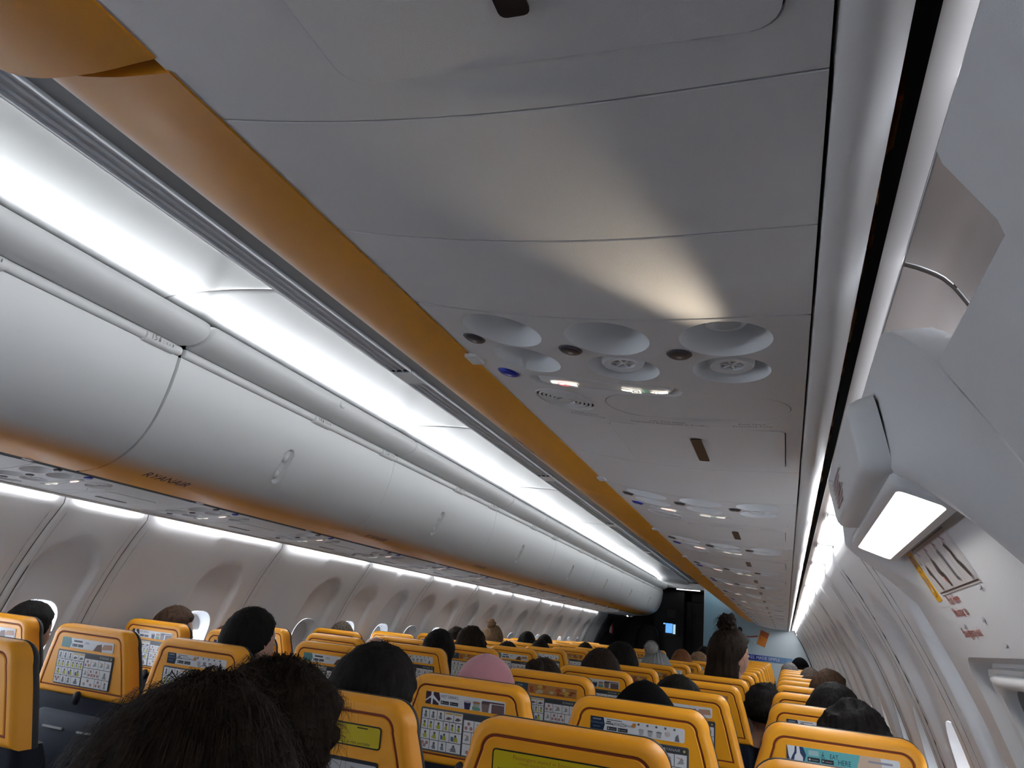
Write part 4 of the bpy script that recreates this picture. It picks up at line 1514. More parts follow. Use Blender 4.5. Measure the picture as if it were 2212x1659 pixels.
# --- printed cards
def on_shell(zc):
    def f(u, v, h):
        return tilt(u, -0.0004 - h, zc + v)
    return f
def safety_card():
    rnd = random.Random(3)
    W, H = 0.262, 0.112
    p = Print((0.10, 0.10, 0.11), W, H, 0.006, 0.0010)
    cell = (0.72, 0.72, 0.72)
    rows = [[0.18, 0.19, 0.18, 0.23, 0.22], [0.16, 0.15, 0.23, 0.15, 0.15, 0.16], [0.23, 0.23, 0.25, 0.29], [0.24, 0.22, 0.19, 0.35]]
    def picture(u0, v0, u1, v1, r_, i, right_half):
        p.rect(u0, v0, u1, v1, cell)
        w, h = u1 - u0, v1 - v0
        cu = (u0 + u1) / 2
        if right_half:
            t = rnd.random()
            if t < 0.35:
                for k in range(3):
                    p.disc(u0 + w * (0.25 + 0.25 * k), v0 + h * (0.3 + 0.4 * (k % 2)), h * 0.17, (0.42, 0.22, 0.20), 10)
            elif t < 0.7:
                p.poly([(u0 + w * 0.2, v0 + h * 0.2), (u0 + w * 0.8, v0 + h * 0.3), (u0 + w * 0.6, v0 + h * 0.8)], (0.33, 0.33, 0.34))
                p.line((u0 + w * 0.2, v0 + h * 0.75), (u0 + w * 0.75, v0 + h * 0.6), 0.0015, (0.55, 0.18, 0.06))
            else:
                p.disc(cu, v0 + h * 0.65, h * 0.14, (0.22, 0.16, 0.13), 8)
                p.poly([(cu - w * 0.2, v0 + h * 0.1), (cu + w * 0.2, v0 + h * 0.1), (cu + w * 0.1, v0 + h * 0.55), (cu - w * 0.1, v0 + h * 0.55)], (0.28, 0.30, 0.32))
            return
        if r_ == 0 and i >= 3:
            p.rect(u0 + w * 0.1, v0 + h * 0.75, u1 - w * 0.1, v1 - h * 0.08, (0.60, 0.36, 0.05))
            p.poly([(u0 + w * 0.1, v0 + h * 0.2), (u0 + w * 0.5, v0 + h * 0.15), (u0 + w * 0.9, v0 + h * 0.35), (u0 + w * 0.4, v0 + h * 0.5)], (0.14, 0.10, 0.12))
        elif r_ == 3 and i == 0:
            for k in range(3):
                p.disc(u0 + w * (0.27 + 0.23 * k), v0 + h * (0.65 if k != 1 else 0.35), h * 0.2, (0.40, 0.22, 0.20), 10)
        else:
            body = (0.45, 0.42, 0.03) if r_ in (1, 2) else (0.18, 0.19, 0.21)
            p.poly([(cu - w * 0.22, v0 + h * 0.12), (cu + w * 0.22, v0 + h * 0.12), (cu + w * 0.13, v0 + h * 0.58), (cu - w * 0.13, v0 + h * 0.58)], body)
            p.disc(cu, v0 + h * 0.7, h * 0.14, (0.10, 0.09, 0.08), 8)
            if r_ == 2 and i >= 2:
                p.rect(u0 + w * 0.12, v0 + h * 0.15, u0 + w * 0.32, v0 + h * 0.62, (0.06, 0.12, 0.35))
            p.line((u0 + w * 0.15, v0 + h * 0.25), (u0 + w * 0.4, v0 + h * 0.45), 0.0012, (0.20, 0.20, 0.20))
    g = 0.0016
    rh = (H - 2 * 0.004) / 4
    for r_, ws in enumerate(rows):
        v1 = H / 2 - 0.004 - rh * r_
        u = -W / 2 + 0.004
        for i, w in enumerate(ws):
            cw = w * (W / 2 - 0.006)
            picture(u + g / 2, v1 - rh + g / 2, u + cw - g / 2, v1 - g / 2, r_, i, False)
            u += cw
    p.rect(0.002, H / 2 - 0.016, W / 2 - 0.003, H / 2 - 0.003, (0.05, 0.05, 0.055))
    p.text('RYANAIR', W / 2 - 0.042, H / 2 - 0.0095, 0.010, (0.5, 0.5, 0.5), shear=0.2)
    p.disc(W / 2 - 0.011, H / 2 - 0.0095, 0.0035, (0.50, 0.40, 0.12), 10)
    vtop = H / 2 - 0.017
    rh = (vtop + H / 2 - 0.004) / 3
    for r_, ws in enumerate([[0.25, 0.28, 0.22, 0.25], [0.2, 0.2, 0.22, 0.38], [0.5, 0.25, 0.25]]):
        v1 = vtop - rh * r_
        u = 0.002
        for i, w in enumerate(ws):
            cw = w * (W / 2 - 0.006)
            picture(u + g / 2, v1 - rh + g / 2, u + cw - g / 2, v1 - g / 2, r_, i, True)
            u += cw
    return p.mesh('safety_card', on_shell(0.994), 0.00003)
SAFETY = safety_card()
def badges(p, u, v, s=1.0):
    for k in range(2):
        x = u + 0.027 * k * s
        p.rect(x, v, x + 0.024 * s, v + 0.0085 * s, (0.03, 0.03, 0.035))
        if k == 0:
            p.disc(x + 0.004 * s, v + 0.0042 * s, 0.0022 * s, (0.5, 0.5, 0.5), 8)
        else:
            p.poly([(x + 0.002 * s, v + 0.0022 * s), (x + 0.0062 * s, v + 0.0042 * s), (x + 0.002 * s, v + 0.0064 * s)], (0.4, 0.5, 0.45))
        p.rect(x + 0.008 * s, v + 0.003 * s, x + 0.021 * s, v + 0.0046 * s, (0.25, 0.25, 0.26))
def cup(p, u, v, c1, c2, s=1.0):
    p.poly([(u - 0.007 * s, v - 0.010 * s), (u + 0.007 * s, v - 0.010 * s), (u + 0.0095 * s, v + 0.008 * s), (u - 0.0095 * s, v + 0.008 * s)], c1)
    p.disc(u, v + 0.008 * s, 0.010 * s, c2, 12, 0.003 * s)
def menu_card(kind):
    W, H = 0.240, 0.033
    white = (0.70, 0.70, 0.71)
    navy = (0.015, 0.03, 0.065)
    p = Print(white, W, H, 0.005, 0.0010)
    L, T = -W / 2, H / 2
    dk = (0.06, 0.06, 0.065)
    if kind == 'coffee':
        p.poly([(L, -T), (L + 0.034, -T), (L + 0.038, 0.0), (L + 0.034, T), (L, T)], navy)
        p.text('DOWNLOAD', L + 0.0175, 0.002, 0.0058, (0.22, 0.27, 0.35))
        p.rect(L + 0.006, 0.009, L + 0.028, 0.0125, (0.25, 0.28, 0.32))
        p.rect(L + 0.007, -0.008, L + 0.026, -0.0055, (0.12, 0.15, 0.2))
        p.rect(L + 0.043, 0.0115, L + 0.082, 0.0132, dk)
        p.rect(L + 0.043, 0.006, L + 0.054, 0.009, dk)
        p.rect(L + 0.040, 0.0015, L + 0.060, 0.0042, dk)
        p.text('LAVAZZA', L + 0.0755, 0.0035, 0.0115, dk, sx=0.72)
        p.text('MODES', L + 0.101, 0.0035, 0.006, dk, sx=0.8)
        badges(p, L + 0.044, -0.0125, 1.05)
        p.poly([(L + 0.108, 0.006), (L + 0.112, 0.013), (L + 0.119, 0.012), (L + 0.118, 0.004), (L + 0.112, 0.001)], (0.62, 0.25, 0.04))
        for k in range(5):
            u = L + 0.128 + 0.0225 * k
            p.disc(u - 0.003, 0.0115, 0.0028, (0.03, 0.03, 0.03), 9)
            p.text(str(k + 1), u - 0.003, 0.0115, 0.0045, (0.6, 0.6, 0.6))
            if k < 3:
                cup(p, u + 0.004, -0.006, (0.42, 0.41, 0.41), (0.20, 0.20, 0.21) if k else (0.4, 0.4, 0.4), 0.7)
            elif k == 3:
                p.disc(u + 0.003, -0.001, 0.006, (0.58, 0.48, 0.46), 12)
            else:
                p.poly([(u - 0.002, -0.015), (u + 0.010, -0.015), (u + 0.006, 0.002), (u, -0.004)], (0.18, 0.18, 0.19))
    elif kind == 'hot':
        p.poly([(L, -T), (L + 0.040, -T), (L + 0.045, 0.0), (L + 0.040, T), (L, T)], (0.045, 0.015, 0.03))
        p.poly([(L + 0.017, -T), (L + 0.022, -T), (L + 0.023, T), (L + 0.016, T)], white)
        p.poly([(L, -0.006), (L + 0.018, 0.008), (L + 0.018, 0.002), (L, -0.010)], white)
        p.poly([(L + 0.044, -0.009), (L + 0.021, 0.010), (L + 0.021, 0.0), (L + 0.042, -0.013)], white)
        p.text('HOT DRINKS', L + 0.073, 0.008, 0.0105, dk, sx=0.85)
        badges(p, L + 0.047, -0.0125, 1.05)
        cup(p, L + 0.128, -0.005, (0.035, 0.03, 0.08), (0.45, 0.42, 0.44), 1.1)
        cup(p, L + 0.155, -0.005, (0.38, 0.42, 0.36), (0.40, 0.20, 0.10), 1.15)
        p.poly([(L + 0.143, -0.015), (L + 0.167, -0.015), (L + 0.167, -0.008), (L + 0.143, -0.006)], (0.15, 0.32, 0.22))
        cup(p, L + 0.182, -0.003, (0.22, 0.15, 0.14), (0.13, 0.08, 0.09), 1.3)
        p.rect(L + 0.200, -T, L + 0.237, 0.006, (0.15, 0.09, 0.09))
        p.rect(L + 0.172, 0.008, L + 0.237, 0.012, (0.12, 0.07, 0.08))
    elif kind == 'eat':
        teal = (0.13, 0.42, 0.42)
        p.poly([(L, -T), (L + 0.150, -T), (L + 0.158, T), (L, T)], teal)
        p.poly([(L, -T), (L + 0.038, -T), (L + 0.043, 0.0), (L + 0.036, T), (L, T)], (0.03, 0.055, 0.12))
        p.poly([(L + 0.001, T), (L + 0.018, T), (L + 0.017, 0.004), (L + 0.012, -0.006), (L + 0.008, -T), (L + 0.004, -0.004)], white)
        p.poly([(L + 0.022, T), (L + 0.028, T), (L + 0.030, 0.002), (L + 0.036, -0.006), (L + 0.036, -T), (L + 0.016, -T), (L + 0.018, -0.004), (L + 0.022, 0.002)], white)
        p.rect(L + 0.048, 0.001, L + 0.070, 0.012, (0.36, 0.52, 0.52))
        p.line((L + 0.079, 0.012), (L + 0.079, 0.003), 0.0012, navy)
        p.line((L + 0.076, 0.006), (L + 0.079, 0.002), 0.0012, navy)
        p.line((L + 0.082, 0.006), (L + 0.079, 0.002), 0.0012, navy)
        p.line((L + 0.074, -0.0005), (L + 0.084, -0.0005), 0.0012, navy)
        p.text('EAT', L + 0.103, 0.004, 0.014, navy, sx=0.75)
        p.text('HERE', L + 0.125, -0.006, 0.016, navy, sx=0.75)
        badges(p, L + 0.046, -0.0125, 1.1)
        p.poly([(L + 0.150, -T), (L + 0.205, -T), (L + 0.200, T), (L + 0.158, T)], (0.58, 0.42, 0.30))
        p.rect(L + 0.175, 0.004, L + 0.225, 0.0085, (0.28, 0.27, 0.33))
    elif kind == 'food':
        p.rect(L, -T, L + 0.052, T, (0.045, 0.07, 0.10))
        p.rect(L + 0.006, 0.004, L + 0.032, 0.010, (0.2, 0.24, 0.27))
        badges(p, L + 0.003, -0.011, 0.9)
        p.rect(L + 0.052, -T, W / 2, T, (0.45, 0.20, 0.05))
        rnd = random.Random(5)
        for k in range(16):
            p.disc(L + 0.065 + 0.17 * rnd.random(), -0.012 + 0.022 * rnd.random(), 0.006 + 0.006 * rnd.random(), [(0.40, 0.08, 0.03), (0.55, 0.36, 0.06), (0.30, 0.07, 0.03), (0.50, 0.40, 0.25)][k % 4], 9, 0.004 + 0.003 * rnd.random())
    else:
        p.poly([(L, -T), (L + 0.040, -T), (L + 0.046, 0.0), (L + 0.040, T), (L, T)], (0.10, 0.26, 0.26))
        p.rect(L + 0.055, 0.004, L + 0.095, 0.010, dk)
        badges(p, L + 0.050, -0.011, 1.0)
        p.text('OPEN', L + 0.118, 0.004, 0.010, dk, sx=0.8)
        p.poly([(L + 0.15, -T), (L + 0.19, -T), (L + 0.185, 0.008), (L + 0.165, 0.004)], (0.14, 0.07, 0.04))
        p.poly([(L + 0.185, -0.010), (L + 0.236, -0.006), (L + 0.232, 0.010), (L + 0.196, 0.008)], (0.45, 0.25, 0.16))
    return p.mesh('menu_card', on_shell(1.0755), 0.00003)
MENU = {k: menu_card(k) for k in ('coffee', 'hot', 'eat', 'food', 'open')}
def exit_notice():
    W, H = 0.254, 0.040
    p = Print((0.03, 0.028, 0.02), W, H, 0.006, 0.0010)
    p.poly(rrect(-W / 2 + 0.0025, -H / 2 + 0.0025, W / 2 - 0.0025, H / 2 - 0.0025, 0.004, 3), (0.62, 0.48, 0.015))
    rd = (0.42, 0.16, 0.02)
    p.text('Passengers seated in Emergency Exit', -0.018, 0.0095, 0.0095, rd)
    p.text('rows must be able and willing to assist', -0.010, 0.0015, 0.0085, rd)
    p.text('w sytuacji awaryjnej', 0.02, -0.0055, 0.0085, rd)
    p.rect(0.075, 0.0125, 0.098, 0.0148, (0.06, 0.05, 0.01))
    p.text('RYANAIR', -0.10, -0.0125, 0.0075, (0.03, 0.03, 0.03))
    p.text('w razie potrzeby', 0.08, -0.0128, 0.0075, (0.03, 0.03, 0.03))
    return p.mesh('exit_notice', on_shell(1.0685), 0.00003)
NOTICE = exit_notice()
def low_card():
    p = Print((0.03, 0.03, 0.035), 0.254, 0.085, 0.006, 0.0010)
    p.rect(-0.122, -0.038, 0.122, 0.036, (0.50, 0.50, 0.51))
    for k in range(3):
        u = -0.08 + 0.08 * k
        p.poly([(u - 0.03, -0.02), (u + 0.02, -0.03), (u + 0.03, 0.02), (u - 0.01, 0.03)], (0.30, 0.30, 0.32))
        p.line((u - 0.03, 0.02), (u + 0.03, 0.0), 0.002, (0.5, 0.25, 0.05))
        p.line((u - 0.02, 0.0), (u + 0.03, -0.02), 0.004, (0.05, 0.05, 0.05))
    return p.mesh('exit_card', on_shell(0.985), 0.00003)
LOWCARD = low_card()

MENU_OF = {('E', 1): 'coffee', ('D', 1): 'hot', ('F', 1): 'eat', ('B', 1): 'open', ('C', 1): 'coffee', ('A', 2): 'hot', ('D', 2): 'food', ('E', 2): 'open', ('F', 2): 'coffee',
           ('C', 2): 'open', ('D', 3): 'hot', ('C', 3): 'coffee', ('B', 2): 'hot', ('E', 3): 'food', ('D', 4): 'food', ('D', 5): 'food', ('C', 4): 'food', ('C', 5): 'open', ('C', 6): 'coffee', ('C', 7): 'food'}
COLNAME = {'A': 'left window', 'B': 'left middle', 'C': 'left aisle', 'D': 'right aisle', 'E': 'right middle', 'F': 'right window'}
def make_seat(col, ri, y):
    x = COLS[col]
    if ri == 0 and col in 'ABC':
        x -= 0.085
    if ri == -1:
        lab = 'yellow-backed seat in the camera row, %s column' % COLNAME[col]
    elif ri == 0:
        lab = 'yellow seat back in the nearest row with yellow exit notice, %s column' % COLNAME[col]
    else:
        lab = 'yellow seat back with menu strip, %s column, %s row ahead' % (COLNAME[col], ORD[ri])
    s = empty('airline_seat', (x, y, 0.0), lab, 'seat', 'yellow seats in the %s column' % COLNAME[col])
    sh = ob('back_shell', SHELL, YELLOW, s)
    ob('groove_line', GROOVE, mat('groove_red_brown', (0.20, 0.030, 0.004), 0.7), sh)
    ob('head_cushion', HEADCUSH, SEATRIM, s)
    ob('lower_back', LOWBACK, NAVY, s)
    ob('seat_cushion', CUSH, NAVY, s)
    if ri < 7:
        t = ob('tray_table', TRAY, NAVY, s)
        ob('tray_hook', HOOK, SEATRIM, t)
        ob('pocket_slots', SLOTS, GREYP, t)['kind'] = 'stuff'
    if ri == 0:
        ob('exit_notice', NOTICE, PRINT, s)
        ob('exit_card', LOWCARD, PRINT, s)
    elif ri > 0:
        kinds = ('coffee', 'hot', 'food', 'open', 'eat')
        kd = MENU_OF.get((col, ri), kinds[(ri * 3 + 'ABCDEF'.index(col) * 2) % 5])
        ob('menu_card', MENU[kd], PRINT, s)
        ob('safety_card', SAFETY, PRINT, s)
    ob('armrest', ARM, GREYP, s, loc=(-0.2385, 0, 0))
    if col in 'CF':
        ob('armrest', ARM, GREYP, s, loc=(0.2385, 0, 0))
    if col in 'ABDE' or True:
        if col not in 'BE':
            ob('leg', LEG, METAL, s, loc=(0.12 if col in 'AD' else -0.12, 0, 0))
    return s
for col in 'DE':
    make_seat(col, -1, 0.36)
for ri, y in enumerate(ROWS_Y):
    for col in COLS:
        make_seat(col, ri, y)

# ================================================================== passengers
HC = Vector((0.0, 0.012, 1.122))                                # head centre of the base figure (crown at 1.235)
HR = Vector((0.076, 0.096, 0.113))
def head_radius(dv):
    """Distance from head centre to skin in unit direction dv."""
    x, y, z = dv
    r = 1.0 / math.sqrt((x / HR.x) ** 2 + (y / HR.y) ** 2 + (z / HR.z) ** 2)
    if z < -0.2:                                                # jaw narrows, nape tucks in
        r *= 1.0 - 0.16 * min(1.0, (-0.2 - z)) * (1.0 if y < 0.2 else 0.35)
    nose = math.exp(-((x / 0.10) ** 2 + ((z + 0.12) / 0.16) ** 2)) if y > 0 else 0.0
    r += 0.020 * nose
    for sx in (-1, 1):
        eye = math.exp(-(((x - sx * 0.34) / 0.14) ** 2 + ((z - 0.06) / 0.10) ** 2)) if y > 0 else 0.0
        r -= 0.007 * eye
    chin = math.exp(-((x / 0.25) ** 2 + ((z + 0.78) / 0.15) ** 2)) if y > 0 else 0.0
    r += 0.010 * chin
    lips = math.exp(-((x / 0.22) ** 2 + ((z + 0.46) / 0.06) ** 2)) if y > 0 else 0.0
    r += 0.004 * lips
    return r
def body_mesh():
    bones, rad, idx = [], {}, {}
    vs, es, rr = [], [], []
    def V(n, p, r):
        idx[n] = len(vs)
        vs.append(p)
        rr.append(r if isinstance(r, tuple) else (r, r))
    def E_(a, b):
        es.append((idx[a], idx[b]))
    V('pelvis', (0, 0.0, 0.52), (0.15, 0.12))
    V('waist', (0, -0.015, 0.66), (0.135, 0.105))
    V('chest', (0, -0.03, 0.80), (0.15, 0.11))
    V('upper', (0, -0.02, 0.905), (0.10, 0.08))
    V('neck', (0, 0.0, 0.985), 0.052)
    V('jaw', (0, 0.012, 1.05), 0.06)
    V('mid', (0, 0.012, 1.13), 0.075)
    V('crown', (0, 0.008, 1.19), 0.055)
    for a, b in (('pelvis', 'waist'), ('waist', 'chest'), ('chest', 'upper'), ('upper', 'neck'), ('neck', 'jaw'), ('jaw', 'mid'), ('mid', 'crown')):
        E_(a, b)
    for s, n in ((-1, 'l'), (1, 'r')):
        V('sh' + n, (s * 0.155, -0.02, 0.895), 0.062)
        V('el' + n, (s * 0.215, 0.03, 0.655), 0.046)
        V('wr' + n, (s * 0.13, 0.23, 0.66), 0.030)
        V('pa' + n, (s * 0.105, 0.285, 0.655), (0.034, 0.02))
        E_('upper', 'sh' + n)
        E_('sh' + n, 'el' + n)
        E_('el' + n, 'wr' + n)
        E_('wr' + n, 'pa' + n)
        for k, (dx, ln) in enumerate(((-0.028, 0.055), (-0.010, 0.068), (0.010, 0.064), (0.028, 0.050))):
            a, b = 'f%d%s' % (k, n), 'g%d%s' % (k, n)
            V(a, (s * 0.10 + dx, 0.325, 0.650), 0.009)
            V(b, (s * 0.10 + dx * 1.1, 0.325 + ln * 0.6, 0.632), 0.0075)
            E_('pa' + n, a)
            E_(a, b)
        V('t' + n, (s * 0.06, 0.29, 0.645), 0.0105)
        V('u' + n, (s * 0.05, 0.325, 0.635), 0.0085)
        E_('pa' + n, 't' + n)
        E_('t' + n, 'u' + n)
        V('hip' + n, (s * 0.085, 0.05, 0.545), 0.085)
        V('kn' + n, (s * 0.10, 0.40, 0.560), 0.060)
        V('an' + n, (s * 0.10, 0.40, 0.12), 0.042)
        V('to' + n, (s * 0.10, 0.52, 0.045), 0.038)
        E_('pelvis', 'hip' + n)
        E_('hip' + n, 'kn' + n)
        E_('kn' + n, 'an' + n)
        E_('an' + n, 'to' + n)
    me = bpy.data.meshes.new('skeleton')
    me.from_pydata(vs, es, [])
    o = bpy.data.objects.new('skeleton', me)
    C.objects.link(o)
    sm = o.modifiers.new('skin', 'SKIN')
    for i, sv in enumerate(me.skin_vertices[0].data):
        sv.radius = rr[i]
        sv.use_root = (i == 0)
    su = o.modifiers.new('sub', 'SUBSURF')
    su.levels = su.render_levels = 2
    dg = bpy.context.evaluated_depsgraph_get()
    dg.update()
    em = bpy.data.meshes.new_from_object(o.evaluated_get(dg))
    bpy.data.objects.remove(o)
    for v in em.vertices:                                       # sculpt the head
        if v.co.z > 1.02:
            d = v.co - HC
            if d.length > 1e-5:
                dn = d.normalized()
                t = min(1.0, (v.co.z - 1.02) / 0.035)
                tgt = HC + dn * head_radius(dn)
                v.co = v.co.lerp(tgt, t)
    em.name = 'body'
    em.update()
    return em
BODY = body_mesh()
bm = bmesh.new()
bm.from_mesh(BODY)
def add_ell(c, r, mi, nseg=10, rot=0.0):
    res = bmesh.ops.create_uvsphere(bm, u_segments=nseg, v_segments=6, radius=1.0)
    fs = set()
    for v in res['verts']:
        x, y, z = v.co.x * r[0], v.co.y * r[1], v.co.z * r[2]
        x, y = x * math.cos(rot) - y * math.sin(rot), x * math.sin(rot) + y * math.cos(rot)
        v.co = Vector((c[0] + x, c[1] + y, c[2] + z))
        fs.update(v.link_faces)
    for f in fs:
        f.material_index = mi
for f in bm.faces:
    c = f.calc_center_median()
    hand = c.y > 0.245 and 0.60 < c.z < 0.70 and abs(c.x) < 0.17
    f.material_index = 1 if (c.z > 0.965 and abs(c.x) < 0.1) or hand else 0
for s in (-1, 1):
    add_ell((s * 0.0795, 0.004, 1.112), (0.006, 0.017, 0.029), 1, rot=s * -0.35)
    add_ell((s * 0.030, 0.092, 1.128), (0.0115, 0.006, 0.0065), 2)
    add_ell((s * 0.030, 0.0975, 1.128), (0.005, 0.002, 0.005), 3)
bm.to_mesh(BODY)
bm.free()
BODY.shade_smooth()
for m in (NAVY, SKIN, mat('eye_white', (0.6, 0.6, 0.58), 0.3), mat('eye_dark', (0.03, 0.02, 0.015), 0.3)):
    BODY.materials.append(m)

def hair_mesh(style, seed, thick=0.016, length=0.24):
    """Shell of hair around the head; az 0 is the face."""
    rnd = random.Random(seed)
    na, nr = 40, 20
    mb = MB()
    rows = []
    off = Vector((seed * 3.7, seed * 1.3, 0))
    el_max = math.radians(118 if style != 'long' else 104)
    for k in range(nr + 1):
        el = el_max * k / nr
        row = []
        for j in range(na):
            az = 2 * PI * j / na
            f = math.cos(az)                                    # 1 = face side
            face_line = math.radians(48 + 70 * max(0.0, (0.62 - f)) ** 0.8)
            d = Vector((math.sin(az) * math.sin(el), math.cos(az) * math.sin(el), math.cos(el)))
            t = thick
            if style == 'curly':
                t += 0.014 * (0.5 + noise.noise(d * 4.0 + off)) + 0.005 * noise.noise(d * 9 + off)
            elif style == 'short':
                t = thick * 0.7 + 0.003 * noise.noise(d * 9 + off)
            else:
                t += 0.005 * noise.noise(Vector((d.x * 7, d.y * 7, d.z * 2.5)) + off) + 0.002 * noise.noise(d * 20 + off)
            base = head_radius(d) if d.y < 0.3 else 1.0 / math.sqrt((d.x / HR.x) ** 2 + (d.y / HR.y) ** 2 + (d.z / HR.z) ** 2)
            if el > face_line:
                e = min(1.0, (el - face_line) / 0.22)
                t = t * (1 - e) - 0.012 * e
            if style != 'long' and el > math.radians(100):
                t *= max(0.1, 1 - (el - math.radians(100)) / math.radians(16))
            row.append(HC + d * (base + t))
        rows.append(row)
    if style == 'long':
        last = rows[-1]
        for k in range(1, 9):
            row = []
            for j in range(na):
                az = 2 * PI * j / na
                f = math.cos(az)
                p = last[j]
                if f < 0.35:
                    w = min(1.0, (0.35 - f) / 0.35)
                    dz = length * k / 8 * w
                    spread = 1.0 + 0.10 * math.sin(k / 8 * PI) + 0.04 * noise.noise(Vector((j * 0.6, k * 0.7, seed)))
                    row.append(Vector((p.x * spread, HC.y + (p.y - HC.y) * spread * (1 - 0.05 * k / 8) - 0.004 * k * 0.3, p.z - dz)))
                else:
                    row.append(Vector((p.x * (1 - 0.05 * k), HC.y + (p.y - HC.y) * (1 - 0.05 * k), p.z - 0.002 * k)))
            rows.append(row)
    mb.loft([[tuple(v) for v in r] for r in rows], cap0=False)
    mb.add([tuple(v) for v in rows[0]], [tuple(range(na))])
    return mb, rows
def strands(mb, rows, n, seed, ln=0.06, w=0.0011, curl=1.0, kmax=None):
    rnd = random.Random(seed)
    R = len(rows)
    for _ in range(n):
        k = rnd.randint(1, (kmax or R) - 2)
        j = rnd.randrange(len(rows[0]))
        p = Vector(rows[k][j]).lerp(Vector(rows[k][(j + 1) % len(rows[0])]), rnd.random())
        nrm = (p - HC).normalized()
        if nrm.y > 0.55 and nrm.z < 0.5:
            continue
        tan = Vector((0, 0, -1)) - nrm * (Vector((0, 0, -1)).dot(nrm))
        if tan.length < 0.2:
            tan = nrm.cross(Vector((rnd.uniform(-1, 1), rnd.uniform(-1, 1), 0.1)))
        tan = (tan.normalized() + nrm * rnd.uniform(-0.1, 0.35) * min(1.0, curl + 0.2) + Vector((rnd.uniform(-1, 1), rnd.uniform(-1, 1), rnd.uniform(-0.4, 0.4))) * 0.45 * curl).normalized()
        side_ = tan.cross(nrm).normalized() * w
        L = ln * rnd.uniform(0.5, 1.3)
        pts = []
        for q in range(4):
            t = q / 3
            c = p - nrm * 0.003 + tan * L * t + nrm * (0.012 * math.sin(t * PI) * rnd.random()) - Vector((0, 0, 1)) * L * 0.35 * t * t
            pts.append((c, 1 - 0.7 * t))
        o = []
        for c, s in pts:
            o += [tuple(c - side_ * s), tuple(c + side_ * s)]
        mb.add(o, [(0, 1, 3, 2), (2, 3, 5, 4), (4, 5, 7, 6)])
def ball(mb, c, r, seed, amp=0.15, nu=18, nv=12, squash=1.0):
    rings = []
    for k in range(1, nv):
        el = PI * k / nv
        row = []
        for j in range(nu):
            az = 2 * PI * j / nu
            d = Vector((math.sin(az) * math.sin(el), math.cos(az) * math.sin(el), math.cos(el) * squash))
            row.append(tuple(Vector(c) + d * r * (1 + amp * noise.noise(d * 4 + Vector((seed, 0, 0))))))
        rings.append(row)
    mb.loft(rings, cap0=True, cap1=True)
HAIR = {
    'black': hair_mat('black_hair', (0.004, 0.0035, 0.003), (0.016, 0.013, 0.011)),
    'dark': hair_mat('dark_brown_hair', (0.008, 0.005, 0.0035), (0.035, 0.022, 0.014)),
    'brown': hair_mat('brown_hair', (0.03, 0.017, 0.010), (0.09, 0.05, 0.03)),
    'auburn': hair_mat('auburn_hair', (0.10, 0.035, 0.012), (0.25, 0.10, 0.04)),
    'red': hair_mat('reddish_hair', (0.06, 0.015, 0.006), (0.16, 0.04, 0.012)),
    'fair': hair_mat('light_brown_hair', (0.13, 0.075, 0.04), (0.30, 0.19, 0.11)),
    'grey': hair_mat('grey_hair', (0.10, 0.095, 0.09), (0.30, 0.29, 0.28)),
    'grown': hair_mat('grey_brown_hair', (0.05, 0.038, 0.03), (0.15, 0.12, 0.095)),
}
FAB = {
    'navy': NAVY,
    'black': mat('black_cloth', (0.005, 0.005, 0.006), 0.9, bump=0.3, bscale=400, spec=0.1),
    'brown': mat('brown_coat', (0.035, 0.018, 0.012), 0.85, bump=0.8, bscale=220, var=0.3, vscale=30),
    'grey': mat('grey_jumper', (0.16, 0.16, 0.165), 0.9, bump=0.4, bscale=300),
    'green': mat('dark_green_coat', (0.02, 0.028, 0.018), 0.85, bump=0.3, bscale=300),
    'blue': mat('slate_jacket', (0.03, 0.045, 0.07), 0.8, bump=0.3, bscale=300),
    'wine': mat('wine_top', (0.08, 0.015, 0.02), 0.85, bump=0.3, bscale=300),
    'pink': mat('pink_felt_cap', (0.52, 0.23, 0.27), 0.95, bump=0.5, bscale=500, var=0.08, vscale=25, sheen=0.3),
    'greyknit': mat('grey_knit_hat', (0.24, 0.255, 0.26), 0.95, bump=0.9, bscale=260, var=0.15, vscale=60),
    'pom': mat('grey_fur_bobble', (0.36, 0.37, 0.36), 0.95, bump=1.0, bscale=160, var=0.45, vscale=50),
    'hood': mat('black_hood_cloth', (0.003, 0.003, 0.0035), 0.95, bump=0.3, bscale=400, spec=0.08),
}
def stripes_mat():
    m = bpy.data.materials.new('striped_sleeve')
    m.use_nodes = True
    nt = m.node_tree
    b = nt.nodes['Principled BSDF']
    tc = nt.nodes.new('ShaderNodeTexCoord')
    w = nt.nodes.new('ShaderNodeTexWave')
    w.inputs['Scale'].default_value = 28
    w.bands_direction = 'DIAGONAL'
    nt.links.new(tc.outputs['Object'], w.inputs['Vector'])
    cr = nt.nodes.new('ShaderNodeValToRGB')
    cr.color_ramp.elements[0].color = (0.03, 0.03, 0.035, 1)
    cr.color_ramp.elements[0].position = 0.45
    cr.color_ramp.elements[1].color = (0.75, 0.75, 0.78, 1)
    cr.color_ramp.elements[1].position = 0.6
    nt.links.new(w.outputs['Fac'], cr.inputs['Fac'])
    nt.links.new(cr.outputs['Color'], b.inputs['Base Color'])
    b.inputs['Roughness'].default_value = 0.8
    return m
_pn = [0]
